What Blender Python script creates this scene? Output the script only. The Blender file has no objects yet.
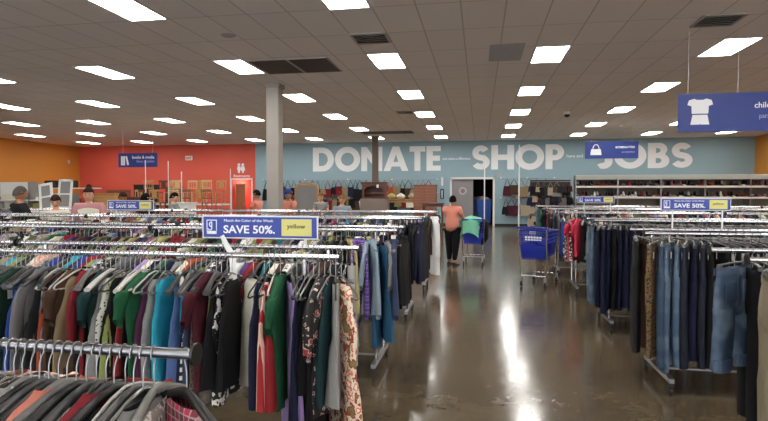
import bpy, bmesh, math, random
from mathutils import Vector, Matrix
random.seed(11)
R = random.Random(5)
PI = math.pi
C = bpy.context.scene.collection
CEIL = 4.2
BACK = 27.9

# ------------------------------------------------------------------ colour and materials
def lin(c):
    if isinstance(c, str):
        c = c.lstrip('#'); c = [int(c[i:i+2], 16)/255 for i in (0, 2, 4)]
    return tuple((x/12.92 if x <= .04045 else ((x+.055)/1.055)**2.4) for x in c)
def mat(name, col, rough=.6, metal=0, spec=.5, bump=0, bscale=60, var=0, trans=0, sheen=0):
    m = bpy.data.materials.new(name); m.use_nodes = True
    nt = m.node_tree; b = nt.nodes['Principled BSDF']
    c = lin(col)
    b.inputs['Base Color'].default_value = (*c, 1)
    b.inputs['Roughness'].default_value = rough
    b.inputs['Metallic'].default_value = metal
    b.inputs['Specular IOR Level'].default_value = spec
    if trans: b.inputs['Transmission Weight'].default_value = trans
    if sheen: b.inputs['Sheen Weight'].default_value = sheen
    if var or bump:
        tc = nt.nodes.new('ShaderNodeTexCoord')
        n = nt.nodes.new('ShaderNodeTexNoise'); n.inputs['Scale'].default_value = bscale; n.inputs['Detail'].default_value = 4
        nt.links.new(tc.outputs['Object'], n.inputs['Vector'])
        if var:
            mp = nt.nodes.new('ShaderNodeMapRange'); mp.inputs['To Min'].default_value = 1-var; mp.inputs['To Max'].default_value = 1+var
            nt.links.new(n.outputs['Fac'], mp.inputs['Value'])
            mx = nt.nodes.new('ShaderNodeMix'); mx.data_type = 'RGBA'; mx.blend_type = 'MULTIPLY'; mx.inputs[0].default_value = 1
            mx.inputs[6].default_value = (*c, 1)
            nt.links.new(mp.outputs[0], mx.inputs[7]); nt.links.new(mx.outputs[2], b.inputs['Base Color'])
        if bump:
            bp = nt.nodes.new('ShaderNodeBump'); bp.inputs['Strength'].default_value = bump; bp.inputs['Distance'].default_value = .01
            nt.links.new(n.outputs['Fac'], bp.inputs['Height']); nt.links.new(bp.outputs[0], b.inputs['Normal'])
    return m
def glow(name, col, s):
    m = bpy.data.materials.new(name); m.use_nodes = True; b = m.node_tree.nodes['Principled BSDF']
    b.inputs['Base Color'].default_value = (.8, .8, .8, 1)
    b.inputs['Emission Color'].default_value = (*col, 1); b.inputs['Emission Strength'].default_value = s
    return m
def ramp_mat(name, cols, tex='noise', scale=10, rough=.75, rot=None, const=True, dist=0, stretch=(1, 1, 1)):
    """patterned cloth: texture drives a colour ramp"""
    m = bpy.data.materials.new(name); m.use_nodes = True; nt = m.node_tree; b = nt.nodes['Principled BSDF']
    b.inputs['Roughness'].default_value = rough
    tc = nt.nodes.new('ShaderNodeTexCoord'); mp = nt.nodes.new('ShaderNodeMapping'); mp.inputs['Scale'].default_value = stretch
    nt.links.new(tc.outputs['Object'], mp.inputs['Vector'])
    if rot: mp.inputs['Rotation'].default_value = rot
    if tex == 'noise':
        t = nt.nodes.new('ShaderNodeTexNoise'); t.inputs['Detail'].default_value = 2; out = t.outputs['Fac']
    elif tex == 'voronoi':
        t = nt.nodes.new('ShaderNodeTexVoronoi'); out = t.outputs['Distance']
    elif tex == 'wave':
        t = nt.nodes.new('ShaderNodeTexWave'); t.bands_direction = 'Z'; t.inputs['Distortion'].default_value = dist; out = t.outputs['Fac']
    t.inputs['Scale'].default_value = scale
    nt.links.new(mp.outputs[0], t.inputs['Vector'])
    r = nt.nodes.new('ShaderNodeValToRGB'); e = r.color_ramp; e.interpolation = 'CONSTANT' if const else 'LINEAR'
    while len(e.elements) < len(cols): e.elements.new(.5)
    for k, (p, c) in enumerate(cols): e.elements[k].position = p; e.elements[k].color = (*lin(c), 1)
    nt.links.new(out, r.inputs[0]); nt.links.new(r.outputs[0], b.inputs['Base Color'])
    return m
def plaid_mat(name, base, c2, c3, s=9):
    m = bpy.data.materials.new(name); m.use_nodes = True; nt = m.node_tree; b = nt.nodes['Principled BSDF']
    b.inputs['Roughness'].default_value = .8
    tc = nt.nodes.new('ShaderNodeTexCoord'); prev = None
    base = (*lin(base), 1)
    for d, c, sc, th in (('Y', c2, s, .62), ('Z', c2, s, .62), ('Y', c3, s*2.0, .93), ('Z', c3, s*2.0, .93)):
        w = nt.nodes.new('ShaderNodeTexWave'); w.bands_direction = d; w.inputs['Scale'].default_value = sc*.32
        nt.links.new(tc.outputs['Object'], w.inputs['Vector'])
        g = nt.nodes.new('ShaderNodeMath'); g.operation = 'GREATER_THAN'; g.inputs[1].default_value = th
        nt.links.new(w.outputs['Fac'], g.inputs[0])
        h = nt.nodes.new('ShaderNodeMath'); h.operation = 'MULTIPLY'; h.inputs[1].default_value = .6; nt.links.new(g.outputs[0], h.inputs[0])
        mx = nt.nodes.new('ShaderNodeMix'); mx.data_type = 'RGBA'
        nt.links.new(h.outputs[0], mx.inputs[0])
        if prev is None: mx.inputs[6].default_value = base
        else: nt.links.new(prev, mx.inputs[6])
        mx.inputs[7].default_value = (*lin(c), 1); prev = mx.outputs[2]
    nt.links.new(prev, b.inputs['Base Color'])
    return m

M = {}
M['chrome'] = mat('chrome', '#d8d8da', .22, 1)
M['steel'] = mat('brushed_steel', '#9a9a9c', .35, .9)
M['black'] = mat('black_plastic', '#161616', .4)
M['rail'] = mat('rail_steel', '#8e8e92', .28, 1, bump=.05, bscale=200)
M['rubber'] = mat('rubber', '#2a2a2a', .8)
M['white'] = mat('white_paint', '#e6e4df', .5)
M['whiteplastic'] = mat('white_plastic', '#e2e2e2', .35)
M['signblue'] = mat('sign_blue', '#1d3585', .4)
M['promoblue'] = mat('promo_blue', '#233a9a', .35)
M['promoyellow'] = mat('promo_yellow', '#d9d27c', .4)
M['ink'] = mat('sign_white_ink', '#eef0f5', .5)
M['paleink'] = mat('sign_pale_ink', '#9fb0dc', .5)
M['darkink'] = mat('dark_ink', '#4a4620', .5)
M['letter'] = mat('wall_letter_white', '#edeff0', .6)
M['redink'] = mat('red_ink', '#b3201c', .5)
M['orange'] = mat('orange_wall_paint', '#d08a38', .65, var=.04, bscale=2)
M['red'] = mat('red_wall_paint', '#d85c4b', .6, var=.05, bscale=1.5)
M['blue'] = mat('blue_wall_paint', '#8fabb6', .6, var=.04, bscale=1.5)
M['cream'] = mat('cream_wall_paint', '#cfc8bb', .7)
M['column'] = mat('column_paint', '#a09a92', .55, var=.04, bscale=6)
M['columnbrown'] = mat('column_brown_paint', '#6b5a50', .6)
M['wood'] = ramp_mat('wood_honey', [(0, '#b98a52'), (.5, '#a87a45'), (1, '#c79c66')], 'wave', 3, .5, const=False, dist=5, stretch=(4, 4, 1))
M['woodpale'] = ramp_mat('wood_pale', [(0, '#cfae7c'), (.5, '#bd9a68'), (1, '#d8bd90')], 'wave', 3, .5, const=False, dist=5, stretch=(4, 4, 1))
M['wooddark'] = ramp_mat('wood_dark', [(0, '#5c3325'), (.5, '#4a281d'), (1, '#6d4030')], 'wave', 3, .45, const=False, dist=5, stretch=(4, 4, 1))
M['woodmid'] = ramp_mat('wood_reddish', [(0, '#8a5540'), (.5, '#7d4a36'), (1, '#96624a')], 'wave', 3, .45, const=False, dist=5, stretch=(4, 4, 1))
M['taupe'] = mat('taupe_laminate', '#7d7068', .5)
M['dark'] = mat('black_finish_and_painted_gloom', '#1c1c1e', .8)  # black furniture finish; on the stockroom walls it stands in for shade
M['greydoor'] = mat('grey_door_paint', '#8d8a8c', .6)
M['tandoor'] = mat('tan_door_veneer', '#9a6a44', .5)
M['skin'] = mat('skin_light', '#d3a186', .5)
M['skin2'] = mat('skin_tan', '#b07b5c', .5)
M['eye'] = mat('eye_dark', '#20160f', .2)
M['lip'] = mat('lip', '#a85a50', .5)
M['hairblack'] = mat('hair_black', '#120e0c', .85, 0, .15, bump=.6, bscale=90)
M['hairbrown'] = mat('hair_brown', '#35231a', .85, 0, .15, bump=.6, bscale=90)
M['hairgrey'] = mat('hair_grey', '#57534f', .85, 0, .15, bump=.6, bscale=90)
M['hairtan'] = mat('hair_light_brown', '#7a5a3c', .85, 0, .15, bump=.6, bscale=90)
M['bluebin'] = mat('blue_plastic_bin', '#1f4fa0', .4)
M['cartblue'] = mat('cart_blue_plastic', '#1c2fa0', .35)
M['glass'] = mat('window_glass', '#ffffff', .02, trans=1)
M['frame'] = mat('aluminium_frame', '#8f9093', .4, .7)
M['tag'] = mat('price_tag_paper', '#eceae4', .7)
M['lamp'] = glow('light_diffuser', (1, .97, .92), 9.5)
M['grille'] = mat('return_grille_brown', '#4a3f3d', .7)
M['ventm'] = mat('vent_metal', '#b0a9a2', .5)
M['headerp'] = mat('shelf_header', '#b9bdb6', .6); M['shelfback'] = mat('shelf_back', '#6f6a64', .7)
M['paleblue'] = mat('pale_blue_tile', '#b3b3b8', .7)
# hangers
HANG = [('grey', mat('hanger_grey', '#585856', .3)), ('clear grey', mat('hanger_clear', '#6f6f6b', .25)), ('black', mat('hanger_black', '#191919', .35)),
        ('white', mat('hanger_white', '#b4b2ac', .35)), ('smoke grey', mat('hanger_smoke', '#3c3c3c', .3))]
HM = dict(HANG)
# cloth palette
CL = {}
def mute(h, q=.8, s=.85):
    c = [int(h[i:i+2], 16)/255 for i in (1, 3, 5)]; g = sum(c)/3
    return '#'+''.join('%02x' % int(255*max(0, min(1, (g+(k-g)*s)*q))) for k in c)
def cloth(name, hexcol, **k): CL[name] = mat('cloth_' + name.replace(' ', '_'), mute(hexcol, 1 if name in ('cream', 'white', 'lavender', 'turquoise', 'royal blue') else .82, .95 if name in ('lavender', 'turquoise') else .85), .85, spec=.25, bump=.25, bscale=45, var=.12, **k)
for n, h in {'black': '#15151a', 'charcoal': '#303033', 'dark teal': '#1c4247', 'teal': '#1f7f8c', 'turquoise': '#2e9db5', 'royal blue': '#23419c', 'navy': '#1b2347',
             'periwinkle': '#5c7fc4', 'light blue': '#a5bfd0', 'slate blue': '#3f4c73', 'grey': '#7d7b80', 'light grey': '#a9a8a6', 'red': '#b3242c', 'dark red': '#8e1a26', 'maroon': '#5a1a2a',
             'orange': '#d2562e', 'coral': '#dc7a66', 'olive': '#8c8a4e', 'lime green': '#a9bb63', 'green': '#1f6b42', 'dark green': '#1d3f30', 'plum': '#57274c', 'lavender': '#a68cc4',
             'purple': '#5d3f92', 'pink': '#cf6c8e', 'cream': '#ded8c4', 'white': '#e3e3e2', 'tan': '#a88f68', 'brown': '#59402f', 'yellow': '#d6c878', 'beige': '#c4b193', 'hot pink': '#c22650',
             'ocean blue': '#2f6f9c', 'salmon': '#e0917f', 'mint': '#8fd3b0', 'denim blue': '#3f5f86', 'khaki': '#a8977a'}.items():
    cloth(n, h)
CL['striped black and white'] = ramp_mat('cloth_stripe', [(0, '#e2e0da'), (.52, '#1b1b1e')], 'wave', 7)
CL['brown tweed'] = ramp_mat('cloth_tweed', [(0, '#3b2d22'), (.48, '#6b5842'), (.56, '#2a211b')], 'noise', 70)
CL['black floral'] = ramp_mat('cloth_black_floral', [(0, '#17171a'), (.57, '#c9b7a8'), (.61, '#8f2f36')], 'noise', 28)
CL['cream and red floral'] = ramp_mat('cloth_floral', [(0, '#7c7a45'), (.38, '#a53a34'), (.46, '#e2d5bb'), (.58, '#d96f5b'), (.66, '#efe6d2')], 'noise', 22)
CL['monochrome print'] = ramp_mat('cloth_bw', [(0, '#141416'), (.54, '#dcdad4')], 'noise', 30)
CL['red striped'] = ramp_mat('cloth_red_stripe', [(0, '#a3202a'), (.6, '#e0b9ac')], 'wave', 6, rot=(PI/2, 0, 0))
CL['leopard print'] = ramp_mat('cloth_leopard', [(0, '#2f2218'), (.4, '#7a6040')], 'voronoi', 48)
CL['red plaid'] = plaid_mat('cloth_red_plaid', '#9c2140', '#2f2a2c', '#b09a98', 20)
CL['grey plaid'] = plaid_mat('cloth_grey_plaid', '#b5b2ac', '#3e3e42', '#e6e4de', 14)
CL['purple plaid'] = plaid_mat('cloth_purple_plaid', '#6b4aa0', '#3c2a66', '#a88fd0', 14)
CL['white dotted'] = ramp_mat('cloth_dots', [(0, '#2b2b30'), (.3, '#dcdad4')], 'voronoi', 50)
CL['peach lace'] = ramp_mat('cloth_lace', [(0, '#d6a08a'), (.5, '#ecc6b4')], 'noise', 60)
CL['grey patterned'] = ramp_mat('cloth_grey_pat', [(0, '#8a8580'), (.5, '#c4bfb8'), (.6, '#56524f')], 'noise', 35)
def denim(name, c1, c2):
    CL[name] = ramp_mat('denim_' + name.replace(' ', '_'), [(0, c1), (.45, c1), (.75, c2)], 'noise', 5, .8, const=False)
denim('light blue denim', '#4a6078', '#8297aa'); denim('mid blue denim', '#2f4259', '#55697f'); denim('dark blue denim', '#141b2b', '#222c40')
denim('faded blue denim', '#3d5068', '#8798aa'); denim('cuff denim', '#33465e', '#5d7188')
CL['dusty pink'] = mat('cloth_dusty_pink', '#c08a8c', .85, bump=.25, bscale=45); CL['hot pink'] = mat('cloth_hot_pink', '#c4304e', .85, bump=.25, bscale=45); CL['salmon'] = mat('cloth_salmon', '#e3907c', .85, bump=.25, bscale=45); CL['mint'] = mat('cloth_mint', '#7fcfae', .85, bump=.25, bscale=45)

# ------------------------------------------------------------------ mesh building
class MB:
    def __init__(s): s.v = []; s.f = []; s.m = []; s.mi = 0
    def add(s, v, f):
        o = len(s.v); s.v += [tuple(p) for p in v]
        for q in f: s.f.append(tuple(i+o for i in q)); s.m.append(s.mi)
        return s
    def box(s, c, d, rz=0, taper=1):
        x, y, z = [k/2 for k in d]; cs, sn = math.cos(rz), math.sin(rz); vs = []
        for k in (-1, 1):
            t = taper if k == 1 else 1
            for a, b in ((-1, -1), (1, -1), (1, 1), (-1, 1)):
                px, py = a*x*t, b*y*t
                vs.append((c[0]+px*cs-py*sn, c[1]+px*sn+py*cs, c[2]+k*z))
        return s.add(vs, [(3, 2, 1, 0), (4, 5, 6, 7), (0, 1, 5, 4), (1, 2, 6, 5), (2, 3, 7, 6), (3, 0, 4, 7)])
    def bb(s, x0, x1, y0, y1, z0, z1): return s.box(((x0+x1)/2, (y0+y1)/2, (z0+z1)/2), (x1-x0, y1-y0, z1-z0))
    def loft(s, rings, cap0=True, cap1=True):
        n = len(rings[0]); vs = [p for r in rings for p in r]; fs = []
        for k in range(len(rings)-1):
            for i in range(n):
                j = (i+1) % n; fs.append((k*n+i, k*n+j, (k+1)*n+j, (k+1)*n+i))
        if cap0: fs.append(tuple(range(n-1, -1, -1)))
        if cap1: fs.append(tuple((len(rings)-1)*n+i for i in range(n)))
        return s.add(vs, fs)
    def tube(s, pts, r, n=8, cap=True):
        pts = [Vector(p) for p in pts]; rr = r if isinstance(r, (list, tuple)) else [r]*len(pts); rings = []
        up = None
        for i, p in enumerate(pts):
            t = (pts[min(i+1, len(pts)-1)]-pts[max(i-1, 0)]).normalized()
            if up is None: up = Vector((0, 0, 1)) if abs(t.z) < .9 else Vector((1, 0, 0))
            a = t.cross(up)
            if a.length < 1e-4: a = t.cross(Vector((0, 1, 0)))
            a.normalize(); b = a.cross(t).normalized(); up = b
            rings.append([p + (a*math.cos(2*PI*k/n)+b*math.sin(2*PI*k/n))*rr[i] for k in range(n)])
        return s.loft(rings, cap, cap)
    def lathe(s, prof, c=(0, 0, 0), n=16, axis='Z'):
        rings = []
        for r, z in prof:
            ring = []
            for k in range(n):
                a = 2*PI*k/n; x, y = r*math.cos(a), r*math.sin(a)
                ring.append({'Z': (c[0]+x, c[1]+y, c[2]+z), 'X': (c[0]+z, c[1]+x, c[2]+y), 'Y': (c[0]+x, c[1]+z, c[2]+y)}[axis])
            rings.append(ring)
        return s.loft(rings)
    def mesh(s, me, mtx=None):
        vs = [(mtx @ v.co) if mtx else v.co for v in me.vertices]
        return s.add(vs, [tuple(p.vertices) for p in me.polygons])
    def data(s, name, mats, smooth=False, bevel=0):
        me = bpy.data.meshes.new(name); me.from_pydata(s.v, [], s.f)
        for m in (mats if isinstance(mats, (list, tuple)) else [mats]): me.materials.append(m)
        me.polygons.foreach_set('material_index', s.m)
        bm = bmesh.new(); bm.from_mesh(me)
        bmesh.ops.recalc_face_normals(bm, faces=bm.faces)
        if bevel: bmesh.ops.bevel(bm, geom=list(bm.edges), offset=bevel, segments=2, affect='EDGES', clamp_overlap=True)
        bm.to_mesh(me); bm.free()
        if smooth:
            me.polygons.foreach_set('use_smooth', [True]*len(me.polygons))
            try: me.set_sharp_from_angle(angle=math.radians(50))
            except Exception: pass
        me.update(); return me
    def build(s, name, mats, parent=None, smooth=False, bevel=0, loc=None, rz=0):
        return obj(name, s.data(name, mats, smooth, bevel), parent, loc, rz)
def obj(name, me, parent=None, loc=None, rz=0):
    o = bpy.data.objects.new(name, me); C.objects.link(o)
    if parent: o.parent = parent
    if loc: o.location = loc
    if rz: o.rotation_euler.z = rz
    return o
def tag(o, label=None, cat=None, group=None, kind=None):
    if label: o['label'] = label
    if cat: o['category'] = cat
    if group: o['group'] = group
    if kind: o['kind'] = kind
    return o
def empty(name, loc, label, cat, rz=0, group=None):
    o = bpy.data.objects.new(name, None); C.objects.link(o); o.location = loc; o.rotation_euler.z = rz
    o.empty_display_size = .1
    return tag(o, label, cat, group)
def copy_tree(o, parent=None):
    c = o.copy(); C.objects.link(c)
    if parent: c.parent = parent
    for ch in list(o.children): copy_tree(ch, c)
    return c
def struct(o): o['kind'] = 'structure'; return o
ORD = ['first', 'second', 'third', 'fourth', 'fifth', 'sixth', 'seventh', 'eighth', 'ninth', 'tenth']
def ordn(k):
    if k < 10: return ORD[k]
    k += 1; return f"{k}{'th' if 10 < k % 100 < 14 else {1: 'st', 2: 'nd', 3: 'rd'}.get(k % 10, 'th')}"

def text_me(s, h, depth=.002, bold=0, width=None):
    cu = bpy.data.curves.new('t', 'FONT'); cu.body = s; cu.size = 1; cu.extrude = .5; cu.offset = bold; cu.resolution_u = 3
    o = bpy.data.objects.new('t', cu); C.objects.link(o); bpy.context.view_layer.update()
    me = bpy.data.meshes.new_from_object(o.evaluated_get(bpy.context.evaluated_depsgraph_get()))
    bpy.data.objects.remove(o)
    xs = [v.co.x for v in me.vertices]; ys = [v.co.y for v in me.vertices]
    x0, x1, y0 = min(xs), max(xs), 0
    sy = h/.72; sx = sy if width is None else width/(x1-x0)
    # lie in XZ facing -Y
    for v in me.vertices:
        x, y, z = v.co; v.co = ((x-x0)*sx, -(z+.5)*depth, (y-y0)*sy)
    return me
def flat_me(loops, depth):
    """2-D outlines (first outer, rest holes) in XZ, extruded toward -Y"""
    cu = bpy.data.curves.new('g', 'CURVE'); cu.dimensions = '2D'; cu.fill_mode = 'BOTH'; cu.extrude = .5
    for lp in loops:
        sp = cu.splines.new('POLY'); sp.points.add(len(lp)-1); sp.use_cyclic_u = True
        for p, (x, y) in zip(sp.points, lp): p.co = (x, y, 0, 1)
    o = bpy.data.objects.new('g', cu); C.objects.link(o); bpy.context.view_layer.update()
    me = bpy.data.meshes.new_from_object(o.evaluated_get(bpy.context.evaluated_depsgraph_get()))
    bpy.data.objects.remove(o)
    for v in me.vertices:
        x, y, z = v.co; v.co = (x, -(z+.5)*depth, y)
    return me
def arc(cx, cy, r, a0, a1, n=14, ry=None):
    return [(cx+r*math.cos(math.radians(a0+(a1-a0)*k/n)), cy+(ry or r)*math.sin(math.radians(a0+(a1-a0)*k/n))) for k in range(n+1)]
def stroke(pts, w):
    L, Rr = [], []
    for i, p in enumerate(pts):
        a = pts[max(i-1, 0)]; b = pts[min(i+1, len(pts)-1)]
        dx, dy = b[0]-a[0], b[1]-a[1]; l = math.hypot(dx, dy); nx, ny = -dy/l*w/2, dx/l*w/2
        L.append((p[0]+nx, p[1]+ny)); Rr.append((p[0]-nx, p[1]-ny))
    return L+Rr[::-1]
S_pts = arc(.36, .69, .2, 25, 180, 12, .19) + arc(.36, .69, .2, 190, 250, 4, .19)[1:] + arc(.36, .30, .22, 70, 0, 5, .19) + arc(.36, .31, .22, -5, -155, 12, .19)
GL = {'D': (.88, [[(0, 0), (.38, 0)]+arc(.38, .5, .5, -90, 90)+[(0, 1)], [(.25, .23), (.38, .23)]+arc(.38, .5, .25, -90, 90, 12, .27)+[(.25, .77)]]),
      'O': (1.04, [arc(.52, .5, .52, 0, 352, 40), arc(.52, .5, .27, 0, 350, 36)]),
      'N': (.86, [[(0, 0), (0, 1), (.22, 1), (.62, .42), (.62, 1), (.86, 1), (.86, 0), (.64, 0), (.24, .58), (.24, 0)]]),
      'A': (1.0, [[(0, 0), (.37, 1), (.63, 1), (1, 0), (.74, 0), (.67, .18), (.33, .18), (.26, 0)], [(.4, .37), (.6, .37), (.5, .68)]]),
      'T': (.62, [[(.19, 0), (.19, .78), (0, .78), (0, 1), (.62, 1), (.62, .78), (.43, .78), (.43, 0)]]),
      'E': (.56, [[(0, 0), (0, 1), (.56, 1), (.56, .79), (.25, .79), (.25, .61), (.53, .61), (.53, .4), (.25, .4), (.25, .21), (.56, .21), (.56, 0)]]),
      'H': (.84, [[(0, 0), (0, 1), (.25, 1), (.25, .61), (.59, .61), (.59, 1), (.84, 1), (.84, 0), (.59, 0), (.59, .39), (.25, .39), (.25, 0)]]),
      'P': (.66, [[(0, 0), (.25, 0), (.25, .36), (.34, .36)]+arc(.34, .68, .32, -90, 90)+[(0, 1)], [(.25, .57), (.32, .57)]+arc(.32, .68, .11, -90, 90, 8)+[(.25, .79)]]),
      'J': (.5, [[(.25, 1), (.5, 1), (.5, .28)]+arc(.2, .28, .3, 0, -110, 12)+[(.0, .16)]+arc(.17, .3, .08, -110, 0, 6)]),
      'B': (.68, [[(0, 0), (.38, 0)]+arc(.38, .29, .3, -90, 55, 10, .29)+arc(.34, .74, .27, -35, 90, 10, .26)+[(0, 1)], [(.25, .2), (.33, .2)]+arc(.33, .3, .1, -90, 90, 8)+[(.25, .4)], [(.25, .6), (.31, .6)]+arc(.31, .7, .09, -90, 90, 8)+[(.25, .79)]]),
      'S': (.68, [stroke([(x-.02, y) for x, y in S_pts], .235)])}

# ------------------------------------------------------------------ room shell
XL, XR, YF = -22.2, 12.35, -5.5
m = MB(); m.bb(XL-.2, XR+.2, YF-.2, BACK+3.4, -.12, 0)
fm = bpy.data.materials.new('polished_concrete'); fm.use_nodes = True; nt = fm.node_tree; b = nt.nodes['Principled BSDF']
tc = nt.nodes.new('ShaderNodeTexCoord')
n1 = nt.nodes.new('ShaderNodeTexNoise'); n1.inputs['Scale'].default_value = .9; n1.inputs['Detail'].default_value = 8; n1.inputs['Roughness'].default_value = .65
n2 = nt.nodes.new('ShaderNodeTexNoise'); n2.inputs['Scale'].default_value = 9; n2.inputs['Detail'].default_value = 6; n2.inputs['Roughness'].default_value = .7
for n in (n1, n2): nt.links.new(tc.outputs['Object'], n.inputs['Vector'])
ad = nt.nodes.new('ShaderNodeMath'); ad.operation = 'MULTIPLY_ADD'; ad.inputs[1].default_value = .45; nt.links.new(n2.outputs['Fac'], ad.inputs[0]); nt.links.new(n1.outputs['Fac'], ad.inputs[2])
r = nt.nodes.new('ShaderNodeValToRGB'); e = r.color_ramp
e.elements[0].position = .45; e.elements[0].color = (*lin('#463d31'), 1); e.elements[1].position = .95; e.elements[1].color = (*lin('#665a46'), 1)
nt.links.new(ad.outputs[0], r.inputs[0])
br = nt.nodes.new('ShaderNodeTexBrick'); br.offset = 0; br.inputs['Scale'].default_value = 1; br.inputs['Brick Width'].default_value = 3.6; br.inputs['Row Height'].default_value = 3.6; br.inputs['Mortar Size'].default_value = .006
br.inputs['Color1'].default_value = br.inputs['Color2'].default_value = (1, 1, 1, 1); br.inputs['Mortar'].default_value = (.35, .33, .3, 1)
mpg = nt.nodes.new('ShaderNodeMapping'); mpg.inputs['Location'].default_value = (-.55, .4, 0); nt.links.new(tc.outputs['Object'], mpg.inputs[0]); nt.links.new(mpg.outputs[0], br.inputs['Vector'])
mx = nt.nodes.new('ShaderNodeMix'); mx.data_type = 'RGBA'; mx.blend_type = 'MULTIPLY'; mx.inputs[0].default_value = 1
nt.links.new(r.outputs[0], mx.inputs[6]); nt.links.new(br.outputs['Color'], mx.inputs[7]); nt.links.new(mx.outputs[2], b.inputs['Base Color'])
mr = nt.nodes.new('ShaderNodeMapRange'); mr.inputs['From Min'].default_value = .3; mr.inputs['From Max'].default_value = .7; mr.inputs['To Min'].default_value = .09; mr.inputs['To Max'].default_value = .22
nt.links.new(n2.outputs['Fac'], mr.inputs['Value']); nt.links.new(mr.outputs[0], b.inputs['Roughness'])
b.inputs['Specular IOR Level'].default_value = .75
bp = nt.nodes.new('ShaderNodeBump'); bp.inputs['Strength'].default_value = .06; bp.inputs['Distance'].default_value = .02
nt.links.new(n1.outputs['Fac'], bp.inputs['Height']); nt.links.new(bp.outputs[0], b.inputs['Normal'])
struct(m.build('floor', fm))

# ceiling with a tile grid
cm = bpy.data.materials.new('ceiling_tile'); cm.use_nodes = True; nt = cm.node_tree; b = nt.nodes['Principled BSDF']; b.inputs['Roughness'].default_value = .9
tc = nt.nodes.new('ShaderNodeTexCoord'); mpg = nt.nodes.new('ShaderNodeMapping')
TW, TL = .602, 1.2467
mpg.inputs['Location'].default_value = (1.775+TW/2, -6.9+TL/2, 0)
nt.links.new(tc.outputs['Object'], mpg.inputs[0])
br = nt.nodes.new('ShaderNodeTexBrick'); br.offset = 0; br.inputs['Scale'].default_value = 1; br.inputs['Brick Width'].default_value = TW; br.inputs['Row Height'].default_value = TL
br.inputs['Mortar Size'].default_value = .012; br.inputs['Mortar Smooth'].default_value = .2
br.inputs['Color1'].default_value = (*lin('#ebe4de'), 1); br.inputs['Color2'].default_value = (*lin('#e6dfd9'), 1); br.inputs['Mortar'].default_value = (*lin('#c4bcb6'), 1)
nt.links.new(mpg.outputs[0], br.inputs['Vector'])
nt.links.new(br.outputs['Color'], b.inputs['Base Color'])
m = MB(); m.bb(XL-.2, XR+.2, YF-.2, BACK+.2, CEIL, CEIL+.15); struct(m.build('ceiling', cm))

def wall_with_hole(name, x0, x1, hx0, hx1, hz, material):
    m = MB(); m.bb(x0, hx0, BACK, BACK+.2, 0, CEIL); m.bb(hx1, x1, BACK, BACK+.2, 0, CEIL); m.bb(hx0, hx1, BACK, BACK+.2, hz, CEIL)
    struct(m.build(name, material))
RB = -11.75
wall_with_hole('wall_back_left', XL, RB, -13.1, -11.98, 2.33, M['red'])
wall_with_hole('wall_back_right', RB, XR, -1.38, .62, 2.3, M['blue'])
m = MB(); m.bb(XL-.2, XL, YF, BACK+.2, 0, CEIL); struct(m.build('wall_left', M['orange']))
m = MB(); m.bb(XR, XR+.2, YF, BACK+.2, 0, CEIL); struct(m.build('wall_right', M['orange']))
# unseen storefront behind the camera: piers, header, glass added for daylight fill
m = MB()
m.bb(XL-.2, XR+.2, YF-.2, YF, 3.3, CEIL)
xs = [XL-.2, -17, -11, -5, 1, 7, XR+.2]
m.bb(XL-.2, XR+.2, YF-.2, YF, 0, .25)
for x in xs[1:-1]: m.bb(x-.2, x+.2, YF-.2, YF, .25, 3.3)
struct(m.build('wall_front', M['cream']))
for k in range(6):
    a = xs[k]+.2; bq = xs[k+1]-.2
    w = MB(); 
    for zz in (.28, 3.27): w.bb(a, bq, YF-.13, YF-.06, zz-.03, zz+.03)
    for t in (0, .5, 1): w.bb(a+(bq-a)*t-.03, a+(bq-a)*t+.03, YF-.13, YF-.06, .25, 3.3)
    wo = struct(w.build(f'window_{k+1}', M['frame']))
    g = MB(); g.bb(a, bq, YF-.1, YF-.094, .25, 3.3); g.build('pane', M['glass'], wo)
# alcove to the restrooms
m = MB(); m.bb(-13.3, -13.1, BACK+.2, BACK+2.4, 0, 2.6); m.bb(-11.98, -11.78, BACK+.2, BACK+2.4, 0, 2.6); m.bb(-13.3, -11.78, BACK+2.4, BACK+2.6, 0, 2.6); m.bb(-13.3, -11.78, BACK+.2, BACK+2.6, 2.5, 2.6)
struct(m.build('wall_alcove', M['red']))
m = MB(); m.bb(-13.17, -13.1, BACK-.03, BACK+.02, 0, 2.4); m.bb(-11.98, -11.91, BACK-.03, BACK+.02, 0, 2.4); m.bb(-13.17, -11.91, BACK-.03, BACK+.02, 2.33, 2.4)
struct(m.build('trim_1', M['white']))
m = MB(); m.box((-12.82, BACK+.5, 1.05), (.5, .045, 2.1), rz=.25)
d = struct(m.build('door_1', M['tandoor'])); MB().box((-12.62, BACK+.5, 1.0), (.03, .1, .12)).build('door_handle', M['steel'], d)
# stock room behind the double doorway
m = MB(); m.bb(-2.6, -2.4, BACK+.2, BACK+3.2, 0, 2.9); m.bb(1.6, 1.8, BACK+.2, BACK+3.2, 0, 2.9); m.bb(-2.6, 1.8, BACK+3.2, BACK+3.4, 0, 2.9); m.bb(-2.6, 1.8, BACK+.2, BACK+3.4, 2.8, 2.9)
struct(m.build('wall_stockroom', M['dark']))  # gloom of the unlit room is put into the near-black wall colour
m = MB(); m.bb(-1.48, -1.38, BACK-.03, BACK+.22, 0, 2.4); m.bb(.62, .72, BACK-.03, BACK+.22, 0, 2.4); m.bb(-1.48, .72, BACK-.03, BACK+.22, 2.3, 2.4)
struct(m.build('trim_2', M['white']))
m = MB(); m.bb(-1.38, -.34, BACK+.1, BACK+.15, 0, 2.3)
d = struct(m.build('door_2', M['greydoor']))
m = MB(); m.lathe([(0, -.01), (.19, -.01), (.19, 0), (0, 0)], (-.85, BACK+.1, 1.72), 24, 'Y'); m.build('round_emblem', mat('emblem_pale', '#b9b6b6', .5), d)
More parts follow.
